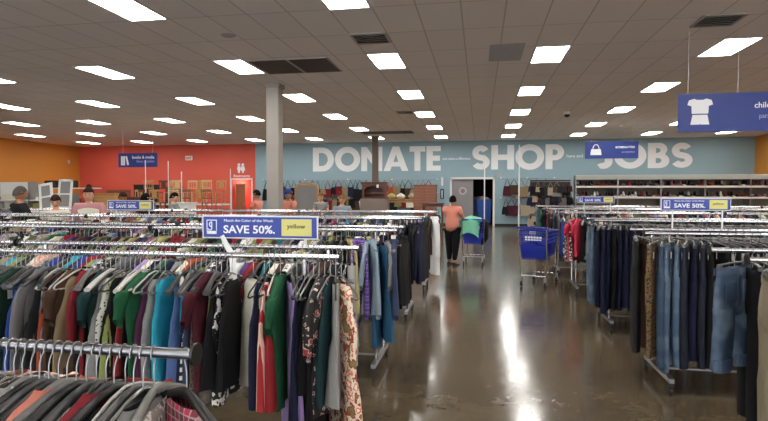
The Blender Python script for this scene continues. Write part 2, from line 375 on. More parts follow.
m = MB(); m.lathe([(0, -.006), (.12, -.006), (.12, 0), (0, 0)], (-.85, BACK+.088, 1.72), 20, 'Y'); m.build('emblem_centre', mat('emblem_mauve', '#8c7686', .5), d)
m = MB(); m.tube([(-.45, BACK+.1, 1.0), (-.45, BACK+.05, 1.0), (-.45, BACK+.05, 1.2), (-.45, BACK+.1, 1.2)], .012); m.build('door_handle', M['steel'], d)
for k, (a, bq) in enumerate([(XL, -13.17), (-11.91, -1.48), (.72, XR)]):
    m = MB(); m.bb(a, bq, BACK-.015, BACK, 0, .1); struct(m.build(f'baseboard_back_{k+1}', M['rubber']))
m = MB(); m.bb(XL, XL+.015, YF, BACK, 0, .1); struct(m.build('baseboard_left', M['rubber']))
m = MB(); m.bb(XR-.015, XR, YF, BACK, 0, .1); struct(m.build('baseboard_right', M['rubber']))
m = MB(); m.bb(-4.93, -4.63, 12.35, 12.65, 0, CEIL); m.bb(-4.97, -4.59, 12.31, 12.69, CEIL-.1, CEIL-.0005)
struct(m.build('column_steel', M['column'], bevel=.008))
m = MB(); m.bb(-4.86, -4.6, 24.87, 25.13, 0, CEIL); m.bb(-4.9, -4.56, 24.83, 25.17, CEIL-.1, CEIL-.0005)
struct(m.build('column_brown', M['columnbrown'], bevel=.008))

# ------------------------------------------------------------------ ceiling fittings
lx = [-1.775+3.01*k for k in range(-6, 5)]
ly = [6.9+3.74*k for k in range(-3, 6)]
lt = empty('ceiling_light', (0, 0, CEIL), 'x', 'ceiling light', group='flat ceiling light panels')
m = MB()
for s in (-1, 1):
    m.bb(s*.285-.012, s*.285+.012, -.61, .61, -.014, .0); m.bb(-.297, .297, s*.6-.012, s*.6+.012, -.014, .0)
m.build('frame', M['whiteplastic'], lt)
m = MB(); m.bb(-.272, .272, -.587, .587, -.01, -.001); m.build('diffuser', M['lamp'], lt)
first = True
for j, y in enumerate(ly):
    for i, x in enumerate(lx):
        if y < 0 and abs(x) > 14: continue
        if x < -.99*y-1.5 and y > 3: continue
        o = lt if first else copy_tree(lt); first = False
        o.location = (x, y, CEIL)
        side = f'{ordn(i)} from the orange left wall'
        o['label'] = f'bright white ceiling light panel, {ordn(len(ly)-1-j)} row from back wall, {ordn(i)} column from left'
o = copy_tree(lt); o.location = (-12.54, BACK+1.4, 2.5); o['label'] = 'unseen light panel added to brighten the red restrooms alcove'; o['group'] = 'added alcove fill light'  # unseen fill lamp, added to lift the dark alcove interior
def vent(x, y, w, l, label, name='ceiling_vent', mt='ventm', slats=6):
    t = empty(name, (x, y, CEIL), label, 'vent')
    m = MB()
    for s in (-1, 1): m.bb(s*w/2-.02, s*w/2+.02, -l/2, l/2, -.02, -.0005); m.bb(-w/2, w/2, s*l/2-.02, s*l/2+.02, -.02, -.0005)
    m.build('frame', M[mt], t)
    MB().bb(-w/2, w/2, -l/2, l/2, -.004, -.0005).build('backing', M['grille'], t)
    for k in range(slats):
        y0 = -l/2+l*(k+.5)/slats
        m = MB(); m.add([(-w/2, y0-.02, -.03), (w/2, y0-.02, -.03), (w/2, y0+.03, -.006), (-w/2, y0+.03, -.006), (-w/2, y0-.02, -.027), (w/2, y0-.02, -.027), (w/2, y0+.03, -.003), (-w/2, y0+.03, -.003)],
              [(0, 1, 2, 3), (7, 6, 5, 4), (0, 4, 5, 1), (2, 6, 7, 3), (0, 3, 7, 4), (1, 5, 6, 2)]); m.build('slat', M[mt], t)
vent(-1.78, 9.02, .56, .56, 'square ceiling air vent in front of the light panel above the central aisle', slats=5)
vent(3.43, 8.95, .56, .56, 'square ceiling air vent nearest the blue children\'s sign')
vent(-2.35, 17.5, .5, .5, 'small square ceiling vent beyond the brown return grilles', slats=5)
for k, x in enumerate((-4.05, -3.24)):
    t = empty('return_grille', (x, 10.75, CEIL), ['left of two dark brown ceiling return grilles above the steel column', 'right of two dark brown ceiling return grilles above the steel column'][k], 'ceiling grille')
    MB().bb(-.385, .385, -.6, .6, -.012, -.0005).build('panel', M['grille'], t)
    m = MB()
    for s in (-1, 1): m.bb(s*.39-.012, s*.39+.012, -.61, .61, -.018, -.0005); m.bb(-.402, .402, s*.6-.012, s*.6+.012, -.018, -.0005)
    m.build('frame', M['ventm'], t)
t = empty('return_grille', (-3.9, 23.4, CEIL), 'dark ceiling return grille far back near the brown column', 'ceiling grille')
MB().bb(-1.1, 1.1, -.5, .5, -.012, -.0005).build('panel', M['grille'], t)
tag(MB().bb(.15, .75, 9.75, 11.0, CEIL-.006, CEIL-.0005).build('ceiling_access_panel', M['paleblue']), 'pale blue grey square panel in the ceiling over the aisle', 'ceiling panel')
tag(MB().lathe([(0, -.03), (.06, -.03), (.11, -.01), (.12, -.0005), (0, -.0005)], (-4.01, 8.46, CEIL), 20).build('ceiling_speaker', M['ventm'], smooth=True), 'small round dark ceiling speaker beside the second light panel', 'speaker')
t = empty('security_camera', (2.7, 18.37, CEIL), 'small dome security camera on the ceiling above the accessories sign', 'camera')
MB().lathe([(0, 0), (.12, 0), (.12, -.06), (.1, -.08), (0, -.08)], n=20).build('housing', M['whiteplastic'], t, smooth=True)
MB().lathe([(.085, -.08), (.08, -.12), (.055, -.155), (0, -.17)], n=20).build('dome', M['black'], t, smooth=True)

# ------------------------------------------------------------------ wall lettering
def word(s, x0, x1, z0, h, where):
    t = empty('wall_lettering', (x0, BACK-.001, z0), f'large white letters {s} on the blue back wall{where}', 'wall lettering')
    tot = sum(GL[c][0] for c in s)+.05*(len(s)-1); sx = (x1-x0)/tot; x = 0
    for c in s:
        me = flat_me(GL[c][1], .02)
        for v in me.vertices: v.co.x = (v.co.x+x)*sx; v.co.z *= h
        me.materials.append(M['letter']); obj('letter', me, t); x += GL[c][0]+.05
word('DONATE', -8.58, -1.95, 2.73, 1.24, ', left of the doorway')
word('SHOP', -.42, 3.98, 2.77, 1.2, ' above the doorway')
word('JOBS', 5.5, 9.72, 2.79, 1.18, ' above the shoe shelves')
def wtext(s, x0, z0, h, w, label, mt='ink', bold=.01):
    me = text_me(s, h, .008, bold, w); me.materials.append(M[mt])
    o = obj('wall_lettering', me, loc=(x0, BACK-.001, z0)); tag(o, label, 'wall lettering'); return o
wtext('and makes a difference.', -1.85, 3.27, .13, 1.38, 'small white line of text between the words DONATE and SHOP')
wtext('here and', 4.1, 3.33, .15, .75, 'small white words between SHOP and the accessories sign')
wtext('Restrooms', -12.98, 2.46, .14, .9, 'white word Restrooms above the red doorway')
t = empty('restroom_symbol', (-12.57, BACK-.002, 2.68), 'pair of white restroom figures on the red wall', 'wall symbol')
for k, s in enumerate((-1, 1)):
    m = MB(); m.lathe([(0, -.01), (.075, -.01), (.075, 0), (0, 0)], (s*.11, 0, .44), 16, 'Y')
    me = flat_me([[(s*.11-.05, 0), (s*.11-.06, .12), (s*.11-(.13 if k else .1), .14 if k else .22), (s*.11-.08, .36), (s*.11+.08, .36), (s*.11+(.13 if k else .1), .14 if k else .22), (s*.11+.06, .12), (s*.11+.05, 0)]], .01)
    m.mesh(me); m.build('figure', M['ink'], t)

# ------------------------------------------------------------------ hanging department signs
def hang_sign(name, x, y, zc, w, h, label, icon, t1, t2, tx, tw1, tw2, th):
    t = empty(name, (x, y, zc), label, 'hanging sign')
    MB().bb(-w/2, w/2, -.012, .012, -h/2, h/2).build('board', M['signblue'], t, bevel=.003)
    for s in (-.38, .38) if name != 'childrens_sign' else (-.42, -.02, .4):
        MB().tube([(s*w, 0, h/2), (s*w, 0, CEIL-zc)], .004, 6).build('wire', M['whiteplastic'], t)
    ic = MB()
    for lp in icon: ic.mesh(flat_me([lp] if not isinstance(lp[0], list) else lp, .003), Matrix.Translation((0, -.0125, 0)))
    ic.build('icon', M['ink'], t)
    me = text_me(t1, th, .003, .012, tw1); me.materials.append(M['ink']); obj('lettering', me, t, loc=(tx, -.0125, .06))
    me = text_me(t2, th*.85, .003, 0, tw2); me.materials.append(M['paleink']); obj('lettering', me, t, loc=(tx+tw1-tw2 if name != 'childrens_sign' else tx+.07, -.0125, -.1))
def P(pts, ox, oy, s): return [(ox+x*s, oy+y*s) for x, y in pts]
shirt = [(-.3, .5), (-.55, .42), (-.62, .18), (-.42, .12), (-.4, -.28), (.4, -.28), (.42, .12), (.62, .18), (.55, .42), (.3, .5), (.15, .44), (-.15, .44)]
shorts = [(-.36, -.34), (-.46, -.85), (-.03, -.85), (0, -.8), (.03, -.85), (.46, -.85), (.36, -.34)]
hang_sign('childrens_sign', 3.98, 9.5, 2.92, 1.8, .6, 'large blue hanging sign with white shirt and shorts, reading childrens', [P(shirt, -.58, .07, .3), P(shorts, -.58, .07, .3)], 'childrens', 'para niños', .2, .44, .36, .09)
bag = [[(-.5, -.45), (-.42, .1), (.42, .1), (.5, -.45)]]
handle = stroke(arc(0, .1, .27, 180, 0, 12, .42), .07)
hang_sign('accessories_sign', 4.32, 19.6, 3.07, 1.68, .56, 'blue hanging sign with white handbag in front of JOBS', [P(bag[0], -.5, 0, .36), P(handle, -.5, 0, .36)], 'accessories', 'accesorios', .12, .6, .4, .1)
hang_sign('books_sign', -14.0, 21, 2.99, 1.78, .58, 'blue hanging sign with white books on the red wall side', [P(q, -.6, -.02, .42) for q in ([(-.4, -.45), (-.4, .45), (-.2, .45), (-.2, -.45)], [(-.16, -.45), (-.16, .45), (.04, .45), (.04, -.45)], [(.28, -.45), (.08, .42), (.27, .46), (.47, -.41)])], 'books & media', 'libros y medios', -.25, 1.0, .8, .13)

# ------------------------------------------------------------------ promotional rail-top signs
def promo(x, y, z, label, sc_=1):
    t = empty('sale_sign', (x, y, z), label, 'sale sign'); t.scale = (sc_, 1, sc_)
    w, h = .755, .13
    MB().bb(-w/2-.008, w/2+.008, -.004, .006, -h/2-.008, h/2+.008).build('sign_holder', M['whiteplastic'], t)
    MB().bb(-w/2, w/2, -.006, -.004, -h/2, h/2).build('board', M['promoblue'], t)
    MB().bb(.15, .345, -.008, -.006, -h/2+.012, h/2-.012).build('yellow_panel', M['promoyellow'], t)
    lg = MB(); lx0, s = -.355, .088
    for q in ([(0, 0), (0, 1), (.8, 1), (.8, 0), (.74, .06), (.74, .94), (.06, .94), (.06, .06), (.74, .06), (.8, 0)],): pass
    z0 = -.046
    lg.bb(lx0, lx0+.07, -.008, -.006, z0+.086, z0+.092); lg.bb(lx0, lx0+.005, -.008, -.006, z0, z0+.092); lg.bb(lx0+.065, lx0+.07, -.008, -.006, z0, z0+.092)
    lg.bb(lx0, lx0+.07, -.008, -.006, z0, z0+.02)
    lg.mesh(flat_me([stroke([(lx0+.035, z0+.08)]+arc(lx0+.035, z0+.062, .016, 90, 270, 10), .006)], .002), Matrix.Translation((0, -.006, 0)))
    lg.mesh(flat_me([stroke([(lx0+.035, z0+.075), (lx0+.035, z0+.035)]+arc(lx0+.022, z0+.038, .013, -10, -170, 8), .006)], .002), Matrix.Translation((0, -.006, 0)))
    lg.build('logo', M['ink'], t)
    for s_, hh, ww, xx, zz, bd in (('Match the Color of the Week', .017, .33, -.235, .034, 0), ('SAVE 50%.', .05, .345, -.24, -.038, .02)):
        me = text_me(s_, hh, .002, bd, ww); me.materials.append(M['ink']); obj('lettering', me, t, loc=(xx, -.006, zz))
    me = text_me('yellow', .028, .002, .004, .12); me.materials.append(M['darkink']); obj('lettering', me, t, loc=(.185, -.008, -.004))
    for s in (-.25, .3):
        MB().bb(s-.008, s+.008, .006, .012, (-z+1.342)/sc_, 0).build('stem', M['whiteplastic'], t)
    return t
promo(-1.375, 3.32, 1.455, 'blue SAVE 50% sign with a yellow box on the second left row')
promo(1.92, 5.42, 1.565, 'blue SAVE 50% sign with a yellow box over the jeans', .76)
promo(-5.2, 7.6, 1.475, 'blue 50% sign in front of the black tall cabinet')
promo(1.95, 9.92, 1.545, 'blue SAVE 50% sign left of the shoe shelves, farthest of the sale signs', .78)
# clear tape strap hanging from the large sign
m = MB()
pts = [(-1.62, 3.30, 1.40), (-1.55, 3.22, 1.345), (-1.46, 3.1, 1.305), (-1.395, 2.98, 1.255), (-1.36, 2.9, 1.2), (-1.355, 2.88, 1.14)]
rings = []
for i, p in enumerate(pts):
    p = Vector(p); w = .012+.012*(i/5); rings.append([p+Vector((-w, 0, -w*.6)), p+Vector((w, 0, w*.6)), p+Vector((w, .004, w*.6)), p+Vector((-w, .004, -w*.6))])
m.loft(rings); tag(m.build('sign_strap', M['whiteplastic'], smooth=True), 'white plastic strap hanging from the SAVE 50% sign down to the clothes', 'strap')

# ------------------------------------------------------------------ racks
def make_rack(z, label, d=.24, inset=.2, metal='chrome'):
    t = empty('clothes_rack', (0, 0, 0), label, 'clothes rack')
    Lr = 2.4
    for s in (-1, 1):
        MB().tube([(-Lr, s*d, z), (0, s*d, z)], .0145, 12).build('rail', M[metal], t, smooth=True)
        for x in (0.001, -Lr-.001):
            MB().lathe([(0, -.004), (.03, -.004), (.03, .004), (0, .004)], (x, s*d, z), 16, 'X').build('end_cap', M['black'], t)
    for x in (-inset, -Lr+inset):
        for s in (-1, 1): MB().tube([(x, s*d, z-.013), (x, s*.2, .14)], .013, 8).build('post', M['chrome'], t, smooth=True)
        MB().tube([(x, -.25, z-.28), (x, .25, z-.28)], .009, 8).build('crossbar', M['chrome'], t, smooth=True)
        MB().bb(x-.02, x+.02, -.36, .36, .105, .14).build('foot', M['steel'], t)
        for s in (-1, 1):
            c = MB(); c.bb(x-.018, x+.018, s*.34-.02, s*.34+.02, .07, .105); c.lathe([(0, -.012), (.034, -.012), (.038, 0), (.034, .012), (0, .012)], (x, s*.34+.015, .0385), 14, 'X')
            c.build('caster', M['rubber'], t, smooth=True)
    MB().tube([(-Lr+inset, 0, .125), (-inset, 0, .125)], .012, 8).build('base_bar', M['steel'], t, smooth=True)
    return t
rack2 = make_rack(1.33, 'x', .24, .5); rack0 = make_rack(1.255, 'x', .34, .9, 'rail'); rack1 = make_rack(1.33, 'x'); used = set()
def rack(proto, x_end, y, side, row, k):
    """x_end is the end nearest the aisle"""
    o = proto if proto not in used else copy_tree(proto); used.add(proto)
    o.location = (x_end if side == 'left' else x_end+2.4, y, 0)
    o['label'] = f'chrome double-rail clothes rack, {ordn(row)} {side}-hand row from the camera, {ordn(k)} from the aisle'
    o['group'] = 'double-rail clothes racks'
LEFT = [(.99, 1, 1.255), (3.10, 2, 1.33), (5.16, 3, 1.33), (7.36, 4, 1.33), (9.62, 5, 1.33)]
RIGHT = [(3.37, 1), (5.2, 1), (7.3, 2), (9.7, 2), (11.8, 3), (13.9, 3)]
for r_, (y, n, z) in enumerate(LEFT):
    for k in range(n): rack(rack0 if r_ == 0 else rack1, -.73-k*2.43, y, 'left', r_, k)
for r_, (y, n) in enumerate(RIGHT):
    for k in range(n): rack(rack2 if r_ == 0 else rack1, 1.36+k*2.43, y, 'right', r_, k)

# ------------------------------------------------------------------ hangers and garments (local: hung at origin, width along Y)
def hanger_me(kind):
    m = MB()
    pts = [(.0, -.021*math.cos(a), .021*math.sin(a)) for a in [math.radians(q) for q in (-30, 0, 45, 90, 135, 180)]]
    pts = [(0, y, z) for _, y, z in pts][::-1]
    pts = [(0, -.018, -.012)]+[(0, .0185*math.cos(math.radians(a)), .0185*math.sin(math.radians(a))+.0005) for a in (180, 150, 120, 90, 60, 30, 0, -30)]+[(0, .004, -.034), (0, 0, -.05), (0, 0, -.098)]
    m.mi = 1; m.tube(pts, .0021, 6); m.mi = 0
    if kind == 'wide':
        rings = []
        for k in range(13):
            y = -.215+.43*k/12; a = abs(y)/.215; z = -.093-.075*a**1.3; t = .010+.014*a; h = .02-.004*a
            rings.append([(t*math.cos(q)*.8, y, z+h*math.sin(q)*.8-.008) for q in [2*PI*j/8 for j in range(8)]])
        m.loft(rings)
    elif kind == 'tube':
        L_ = [(0, y, z-.026) for _, y, z in [(0, -.205, -.155), (0, -.19, -.138), (0, -.06, -.083), (0, 0, -.07), (0, .06, -.083), (0, .19, -.138), (0, .205, -.155), (0, .19, -.165), (0, -.19, -.165), (0, -.205, -.155)]]
        m.tube(L_, .0048, 6)
    else:  # trouser hanger with clips
        m.tube([(0, -.19, -.075), (0, 0, -.07), (0, .19, -.075)], .006, 8)
        for s in (-1, 1): m.box((0, s*.165, -.098), (.022, .03, .05))
    return m.data('hanger', [M['black'], M['steel']], smooth=True)
HMESH = {k: hanger_me(k) for k in ('wide', 'tube', 'clip')}

def garment_me(kind, seed):
    r = random.Random(seed*7+len(kind)); m = MB(); N = 22  # 
    ph, ph2, k1 = r.uniform(0, 6), r.uniform(0, 6), r.uniform(20, 36)
    def ring(hw, t, z, amp=0, cy=0, ts=1):
        out = []
        for i in range(N):
            a = 2*PI*i/N; cy_ = math.cos(a); sy_ = math.sin(a)
            y = hw*(abs(cy_)**.85)*(1 if cy_ >= 0 else -1)
            fold = amp*(math.sin(k1*y+ph)+.5*math.sin(2.2*k1*y+ph2))
            x = t*(abs(sy_)**.7)*(1 if sy_ >= 0 else -1)*(1+.25*math.sin(31*y+ph2)*(amp > .003)) + fold
            out.append((x, y+cy, z+.006*math.sin(9*y+ph)*(amp > .003)))
        return out
    if kind in ('tank_top', 'dress', 't_shirt', 'long_sleeve_shirt', 'blouse'):
        L = {'tank_top': .68, 'dress': .98, 't_shirt': .70, 'long_sleeve_shirt': .76, 'blouse': .72}[kind]*r.uniform(.92, 1.08)
        fl = {'tank_top': 1.05, 'dress': 1.3, 't_shirt': 1.02, 'long_sleeve_shirt': 1.03, 'blouse': 1.15}[kind]
        if kind in ('tank_top', 'dress'):
            lv = [(-.095, .075, .018), (-.115, .105, .021), (-.14, .125, .022), (-.19, .128, .021), (-.25, .15, .022), (-.30, .18, .024), (-.36, .19, .022)]
        else:
            lv = [(-.068, .07, .026), (-.082, .09, .028), (-.10, .14, .027), (-.125, .19, .027), (-.15, .222, .026), (-.2, .225, .024), (-.28, .215, .025), (-.36, .205, .025)]
        rings = [ring(w, t, z) for z, w, t in lv]
        waist = .9 if kind in ('dress', 'blouse') else .98
        for k in range(1, 8):
            f = k/7; z = -.36-(L-.36)*f
            w = .20*(1-(1-waist)*math.sin(min(f*2.2, 1)*PI))*(1+(fl-1)*f)
            rings.append(ring(w, .024+.010*f, z, .004+.013*f))
        m.loft(rings, False, False)
        # inner hem return gives the cloth an edge
        if kind in ('t_shirt', 'long_sleeve_shirt', 'blouse'):
            SL = {'t_shirt': .17, 'blouse': .3, 'long_sleeve_shirt': .56}[kind]
            for s in (-1, 1):
                rs = []; bx = r.uniform(-.012, .012)
                for k in range(7):
                    f = k/6
                    yy = s*(.205+.045*min(1, f*3)); zz = -.15-SL*f
                    hw = .065*(1-.45*f); ring_ = []
                    for i in range(10):
                        a = 2*PI*i/10; ring_.append((bx*f*3+(.022+.004*math.sin(5*f+ph))*math.cos(a), yy+hw*math.sin(a)*.75, zz-(.03*math.sin(a)*s*(-1) if k else 0)))
                    rs.append(ring_)
                m.loft(rs, True, False)
            if kind == 'long_sleeve_shirt':
                m.loft([ring(.062, .03, -.05), ring(.082, .04, -.062), ring(.088, .042, -.09)], False, False)
    elif kind in ('jeans', 'trousers', 'capri_jeans', 'skirt'):
        L = {'jeans': 1.08, 'trousers': 1.05, 'capri_jeans': .72, 'skirt': .7}[kind]*r.uniform(.95, 1.04)
        W = .2
        if kind == 'skirt':
            m.loft([ring(.17, .02, -.10), ring(.18, .022, -.14)]+[ring(.18+.08*k/7, .024+.012*k/7, -.14-(L-.14)*k/7, .003+.016*k/7) for k in range(1, 8)], False, False)
        else:
            m.loft([ring(W*.93, .022, -.10), ring(W*.94, .023, -.14), ring(W*1.02, .026, -.2, .002), ring(W*1.08, .03, -.28, .003), ring(W*1.08, .03, -.35, .003), ring(W*1.02, .026, -.38, .002)], False, True)
            m.loft([ring(W*.955, .0255, -.098), ring(W*.96, .0265, -.138)], False, False)   # waistband
            for s in (-1, 1):
                rs = []
                for k in range(10):
                    f = k/9; z = -.33-(L-.33)*f
                    hw = .105-(.03 if kind != 'capri_jeans' else .012)*f; 
                    if k < 1: hw = .1
                    hw -= .012*min(1, k); rs.append([(x+.010*math.sin(3*f+ph)*f, y, zz) for x, y, zz in ring(hw, .034-.004*f, z, .002+.003*f, cy=s*(.107+.012*f))])
                m.loft(rs, False, False)
            if 'jeans' in kind:
                for s in (-1, 1):  # rear pockets on both faces read as jeans
                    for fx in (-1, 1):
                        m.box((fx*.033, s*.1, -.235), (.004, .115, .125))
    elif kind == 'coat':
        L = 1.0
        m.loft([ring(.07, .05, -.06), ring(.1, .06, -.085), ring(.18, .06, -.12), ring(.235, .06, -.16), ring(.23, .065, -.3, .003)]+[ring(.22+.03*k/6, .07, -.3-.7*k/6, .006+.008*k/6) for k in range(1, 7)], False, False)
        for s in (-1, 1):
            m.loft([[(.05*math.cos(2*PI*i/10), s*(.22+.05*min(1, k/3))+.045*math.sin(2*PI*i/10), -.16-.09*k) for i in range(10)] for k in range(7)], True, True)
        m.loft([ring(.07, .06, -.04), ring(.1, .075, -.07), ring(.1, .08, -.1)], False, False)
    if kind in ('tank_top', 'dress', 't_shirt', 'long_sleeve_shirt', 'blouse', 'coat'): m.v = [(x, y, z-(.036 if kind in ('tank_top', 'dress') else .026)) for x, y, z in m.v]
    return m.data(kind, [CL['black']], smooth=True)
GM = {}
def gmesh(kind, seed):
    if (kind, seed) not in GM: GM[(kind, seed)] = garment_me(kind, seed)
    return GM[(kind, seed)]
tag_me = MB().box((0, 0, -.03), (.0015, .035, .055)).data('price_tag', [M['tag']])
garments = []   # dict(kind,seed,col,x,y,z,yaw,rail,idx)
def hang(rail, z, y, xs, pick, yaw0=.0, jit=.14, near=0):
    n = {}; 
    for i, x in enumerate(xs):
        g = pick(i, x)
        if g is None: continue
        g = dict(g); g.setdefault('seed', R.randrange(4)); g.setdefault('yaw', yaw0+R.uniform(-jit, jit))
        g.setdefault('hang', R.choice(['wide', 'tube']) if g['kind'] not in ('jeans', 'trousers', 'capri_jeans', 'skirt') else 'clip')
        g.setdefault('hcol', R.choice(['grey', 'clear grey', 'black', 'smoke grey', 'grey', 'smoke grey', 'black', 'black', 'grey', 'white'] if g['hang'] != 'clip' else ['clear grey', 'smoke grey', 'grey']))
        key = (g['col'], g['kind']); g['nth'] = n.get(key, 0); n[key] = g['nth']+1
        g.update(x=x, y=y, z=z, rail=rail, i=i); garments.append(g)
def from_px(px, y):  # unused in placement by lens: spacing only
    return px
K = lambda k, c, **q: dict(kind=k, col=c, **q)
def xs_run(x0, x1, sp, jit=.25):
    out = []; x = x0
    s = -1 if x1 < x0 else 1
    while (x-x1)*s < 0: out.append(x); x += s*sp*R.uniform(1-jit, 1+jit)
    return out
TOPC = ['black', 'charcoal', 'dark teal', 'teal', 'turquoise', 'royal blue', 'navy', 'periwinkle', 'light blue', 'slate blue', 'grey', 'light grey', 'red', 'dark red', 'maroon', 'orange', 'coral', 'olive',
        'lime green', 'green', 'plum', 'lavender', 'purple', 'pink', 'cream', 'white', 'tan', 'brown', 'yellow', 'beige', 'black', 'white', 'grey patterned', 'white dotted', 'monochrome print', 'black', 'navy', 'brown', 'cream', 'grey', 'black floral', 'peach lace']
def rnd_top(i, x): return K(R.choice(['tank_top', 'tank_top', 't_shirt', 'blouse', 't_shirt', 'long_sleeve_shirt']), R.choice(TOPC))
BOT = ['navy', 'black', 'black', 'dark blue denim', 'dark blue denim', 'mid blue denim', 'charcoal', 'khaki', 'light blue denim', 'brown', 'black', 'grey']
def rnd_bot(i, x):
    c = R.choice(BOT); return K('jeans' if 'denim' in c else R.choice(['trousers', 'trousers', 'skirt']), c)

# first left row, far rail (mostly long-sleeved shirts, seen from above)
L1 = lambda k, c, h, hc, **q: K(k, c, hang=h, hcol=hc, **q)
seq1 = [L1('t_shirt', 'red plaid', 'wide', 'black', yaw=.95, dz=-.03, seed=1), L1('tank_top', 'grey patterned', 'wide', 'clear grey', yaw=.2), L1('tank_top', 'light grey', 'tube', 'clear grey'), L1('tank_top', 'charcoal', 'wide', 'smoke grey'), L1('tank_top', 'grey', 'tube', 'white'),
        L1('tank_top', 'black', 'wide', 'black'), L1('t_shirt', 'dark red', 'wide', 'black'), L1('tank_top', 'black', 'wide', 'black'), L1('tank_top', 'white dotted', 'wide', 'smoke grey'), L1('tank_top', 'black', 'wide', 'black'), L1('tank_top', 'charcoal', 'wide', 'grey'),
        L1('t_shirt', 'coral', 'wide', 'clear grey'), L1('tank_top', 'black', 'wide', 'black'), L1('tank_top', 'charcoal', 'wide', 'smoke grey'), L1('tank_top', 'black', 'wide', 'black'), L1('t_shirt', 'grey plaid', 'wide', 'clear grey'), L1('tank_top', 'black', 'tube', 'black'),
        L1('t_shirt', 'peach lace', 'tube', 'clear grey'), L1('tank_top', 'black', 'wide', 'black'), L1('tank_top', 'cream', 'wide', 'clear grey'), L1('tank_top', 'charcoal', 'wide', 'grey'), L1('t_shirt', 'periwinkle', 'wide', 'smoke grey'), L1('tank_top', 'black', 'wide', 'black'), L1('tank_top', 'light grey', 'tube', 'grey')]
hang('first left row', 1.255, 1.33, [-.755]+[-.85-.0285*i for i in range(23)], lambda i, x: seq1[i], jit=.1)
# second left row, near rail: colours read from the aisle leftwards
c2 = [('dress', 'cream and red floral', .7), ('tank_top', 'light grey', .3), ('tank_top', 'dark teal', 0), ('blouse', 'black floral', 0), ('dress', 'black', .1), ('tank_top', 'black', 0), ('dress', 'black', .05), ('dress', 'navy', .1), ('dress', 'royal blue', .3), ('dress', 'lavender', .5), None,
      ('t_shirt', 'green', .1), ('tank_top', 'red', .15), ('tank_top', 'red striped', .1), ('tank_top', 'navy', 0), None, ('tank_top', 'cream', .75), None, None, None, ('tank_top', 'black', .1), ('tank_top', 'monochrome print', 0), ('tank_top', 'black', 0), ('tank_top', 'olive', .15), ('t_shirt', 'maroon', 0),
      ('t_shirt', 'brown tweed', .1), ('t_shirt', 'slate blue', 0), ('tank_top', 'navy', 0), ('tank_top', 'striped black and white', .2), ('t_shirt', 'periwinkle', .1), ('tank_top', 'turquoise', .6), None, None, ('tank_top', 'turquoise', .2), ('t_shirt', 'light grey', 0), ('tank_top', 'plum', 0),
      ('t_shirt', 'green', 0), ('tank_top', 'red', .1), ('tank_top', 'black', 0), ('tank_top', 'dark red', .2), ('tank_top', 'orange', .15), ('tank_top', 'black', 0), ('tank_top', 'lime green', .2), ('t_shirt', 'white dotted', 0), ('tank_top', 'light grey', 0),
      ('t_shirt', 'dark teal', .1), ('tank_top', 'black', 0), ('tank_top', 'black', .1), ('tank_top', 'dark red', .35), ('blouse', 'dark red', .35), ('tank_top', 'tan', 0), ('t_shirt', 'brown', .1), ('tank_top', 'black', 0), ('t_shirt', 'brown', 0), ('tank_top', 'black', 0),
      ('tank_top', 'orange', .2), ('tank_top', 'charcoal', 0), ('tank_top', 'light blue', .5), ('blouse', 'grey', .25), ('t_shirt', 'grey', 0), ('tank_top', 'navy', 0), ('t_shirt', 'royal blue', .2), ('tank_top', 'teal', .2), ('t_shirt', 'dark green', 0), ('tank_top', 'turquoise', .2), ('t_shirt', 'black', 0)]
def pick2(i, x):
    if i < len(c2) and c2[i] is None: return None
    k, c, yw = c2[i] if i < len(c2) else (R.choice(['tank_top', 'tank_top', 't_shirt']), R.choice(TOPC), 0)
    return K('tank_top' if k == 't_shirt' and i > 11 and i % 3 else k, c, yaw=yw+R.uniform(-.07, .07))
hang("second left row's near rail", 1.33, 2.86, [-.725-.031*i for i in range(84)], pick2)
hang("second left row's far rail", 1.33, 3.34, xs_run(-.78, -3.7, .038), lambda i, x: K('t_shirt', 'light grey', yaw=.2) if i == 0 else K('tank_top', 'monochrome print') if i < 3 else rnd_top(i, x))
# third row
c3 = [K('long_sleeve_shirt', 'slate blue'), K('blouse', 'light grey', yaw=.3), K('dress', 'ocean blue', yaw=.4), K('dress', 'ocean blue', yaw=.1), K('long_sleeve_shirt', 'light blue', yaw=.35), K('blouse', 'light blue', yaw=.1), K('long_sleeve_shirt', 'purple plaid', yaw=.4),
      K('long_sleeve_shirt', 'purple plaid', yaw=.1), K('long_sleeve_shirt', 'yellow', yaw=.4), K('t_shirt', 'black'), K('tank_top', 'monochrome print'), K('t_shirt', 'black'), K('tank_top', 'monochrome print')]
hang("third left row's near rail", 1.33, 4.92, xs_run(-.76, -5.4, .05, .15), lambda i, x: c3[i] if i < len(c3) else rnd_top(i, x))
hang("third left row's far rail", 1.33, 5.4, xs_run(-.74, -5.6, .055, .2), lambda i, x: K('long_sleeve_shirt', ['black', 'charcoal', 'white', 'black', 'navy'][i]) if i < 5 else rnd_top(i, x))
for q, (y, x1) in enumerate([(7.12, -7.4), (7.6, -7.9), (9.38, -9.6), (9.86, -10.0)]):
    rn = ['fourth', 'fourth', 'fifth', 'fifth'][q]+" left row's "+['near', 'far'][q % 2]+' rail'
    def pk(i, x, q=q):
        if q < 2 and i < 4: return K('long_sleeve_shirt', R.choice(['navy', 'black', 'charcoal']))
        if q == 2 and i == 0: return K('coat', 'white', yaw=.25)
        if q == 3 and i == 0: return K('coat', 'brown', yaw=.2)
        return rnd_top(i, x)
    hang(rn, 1.33, y, xs_run(-.76, x1, .065 if q < 2 else .075, .2), pk)
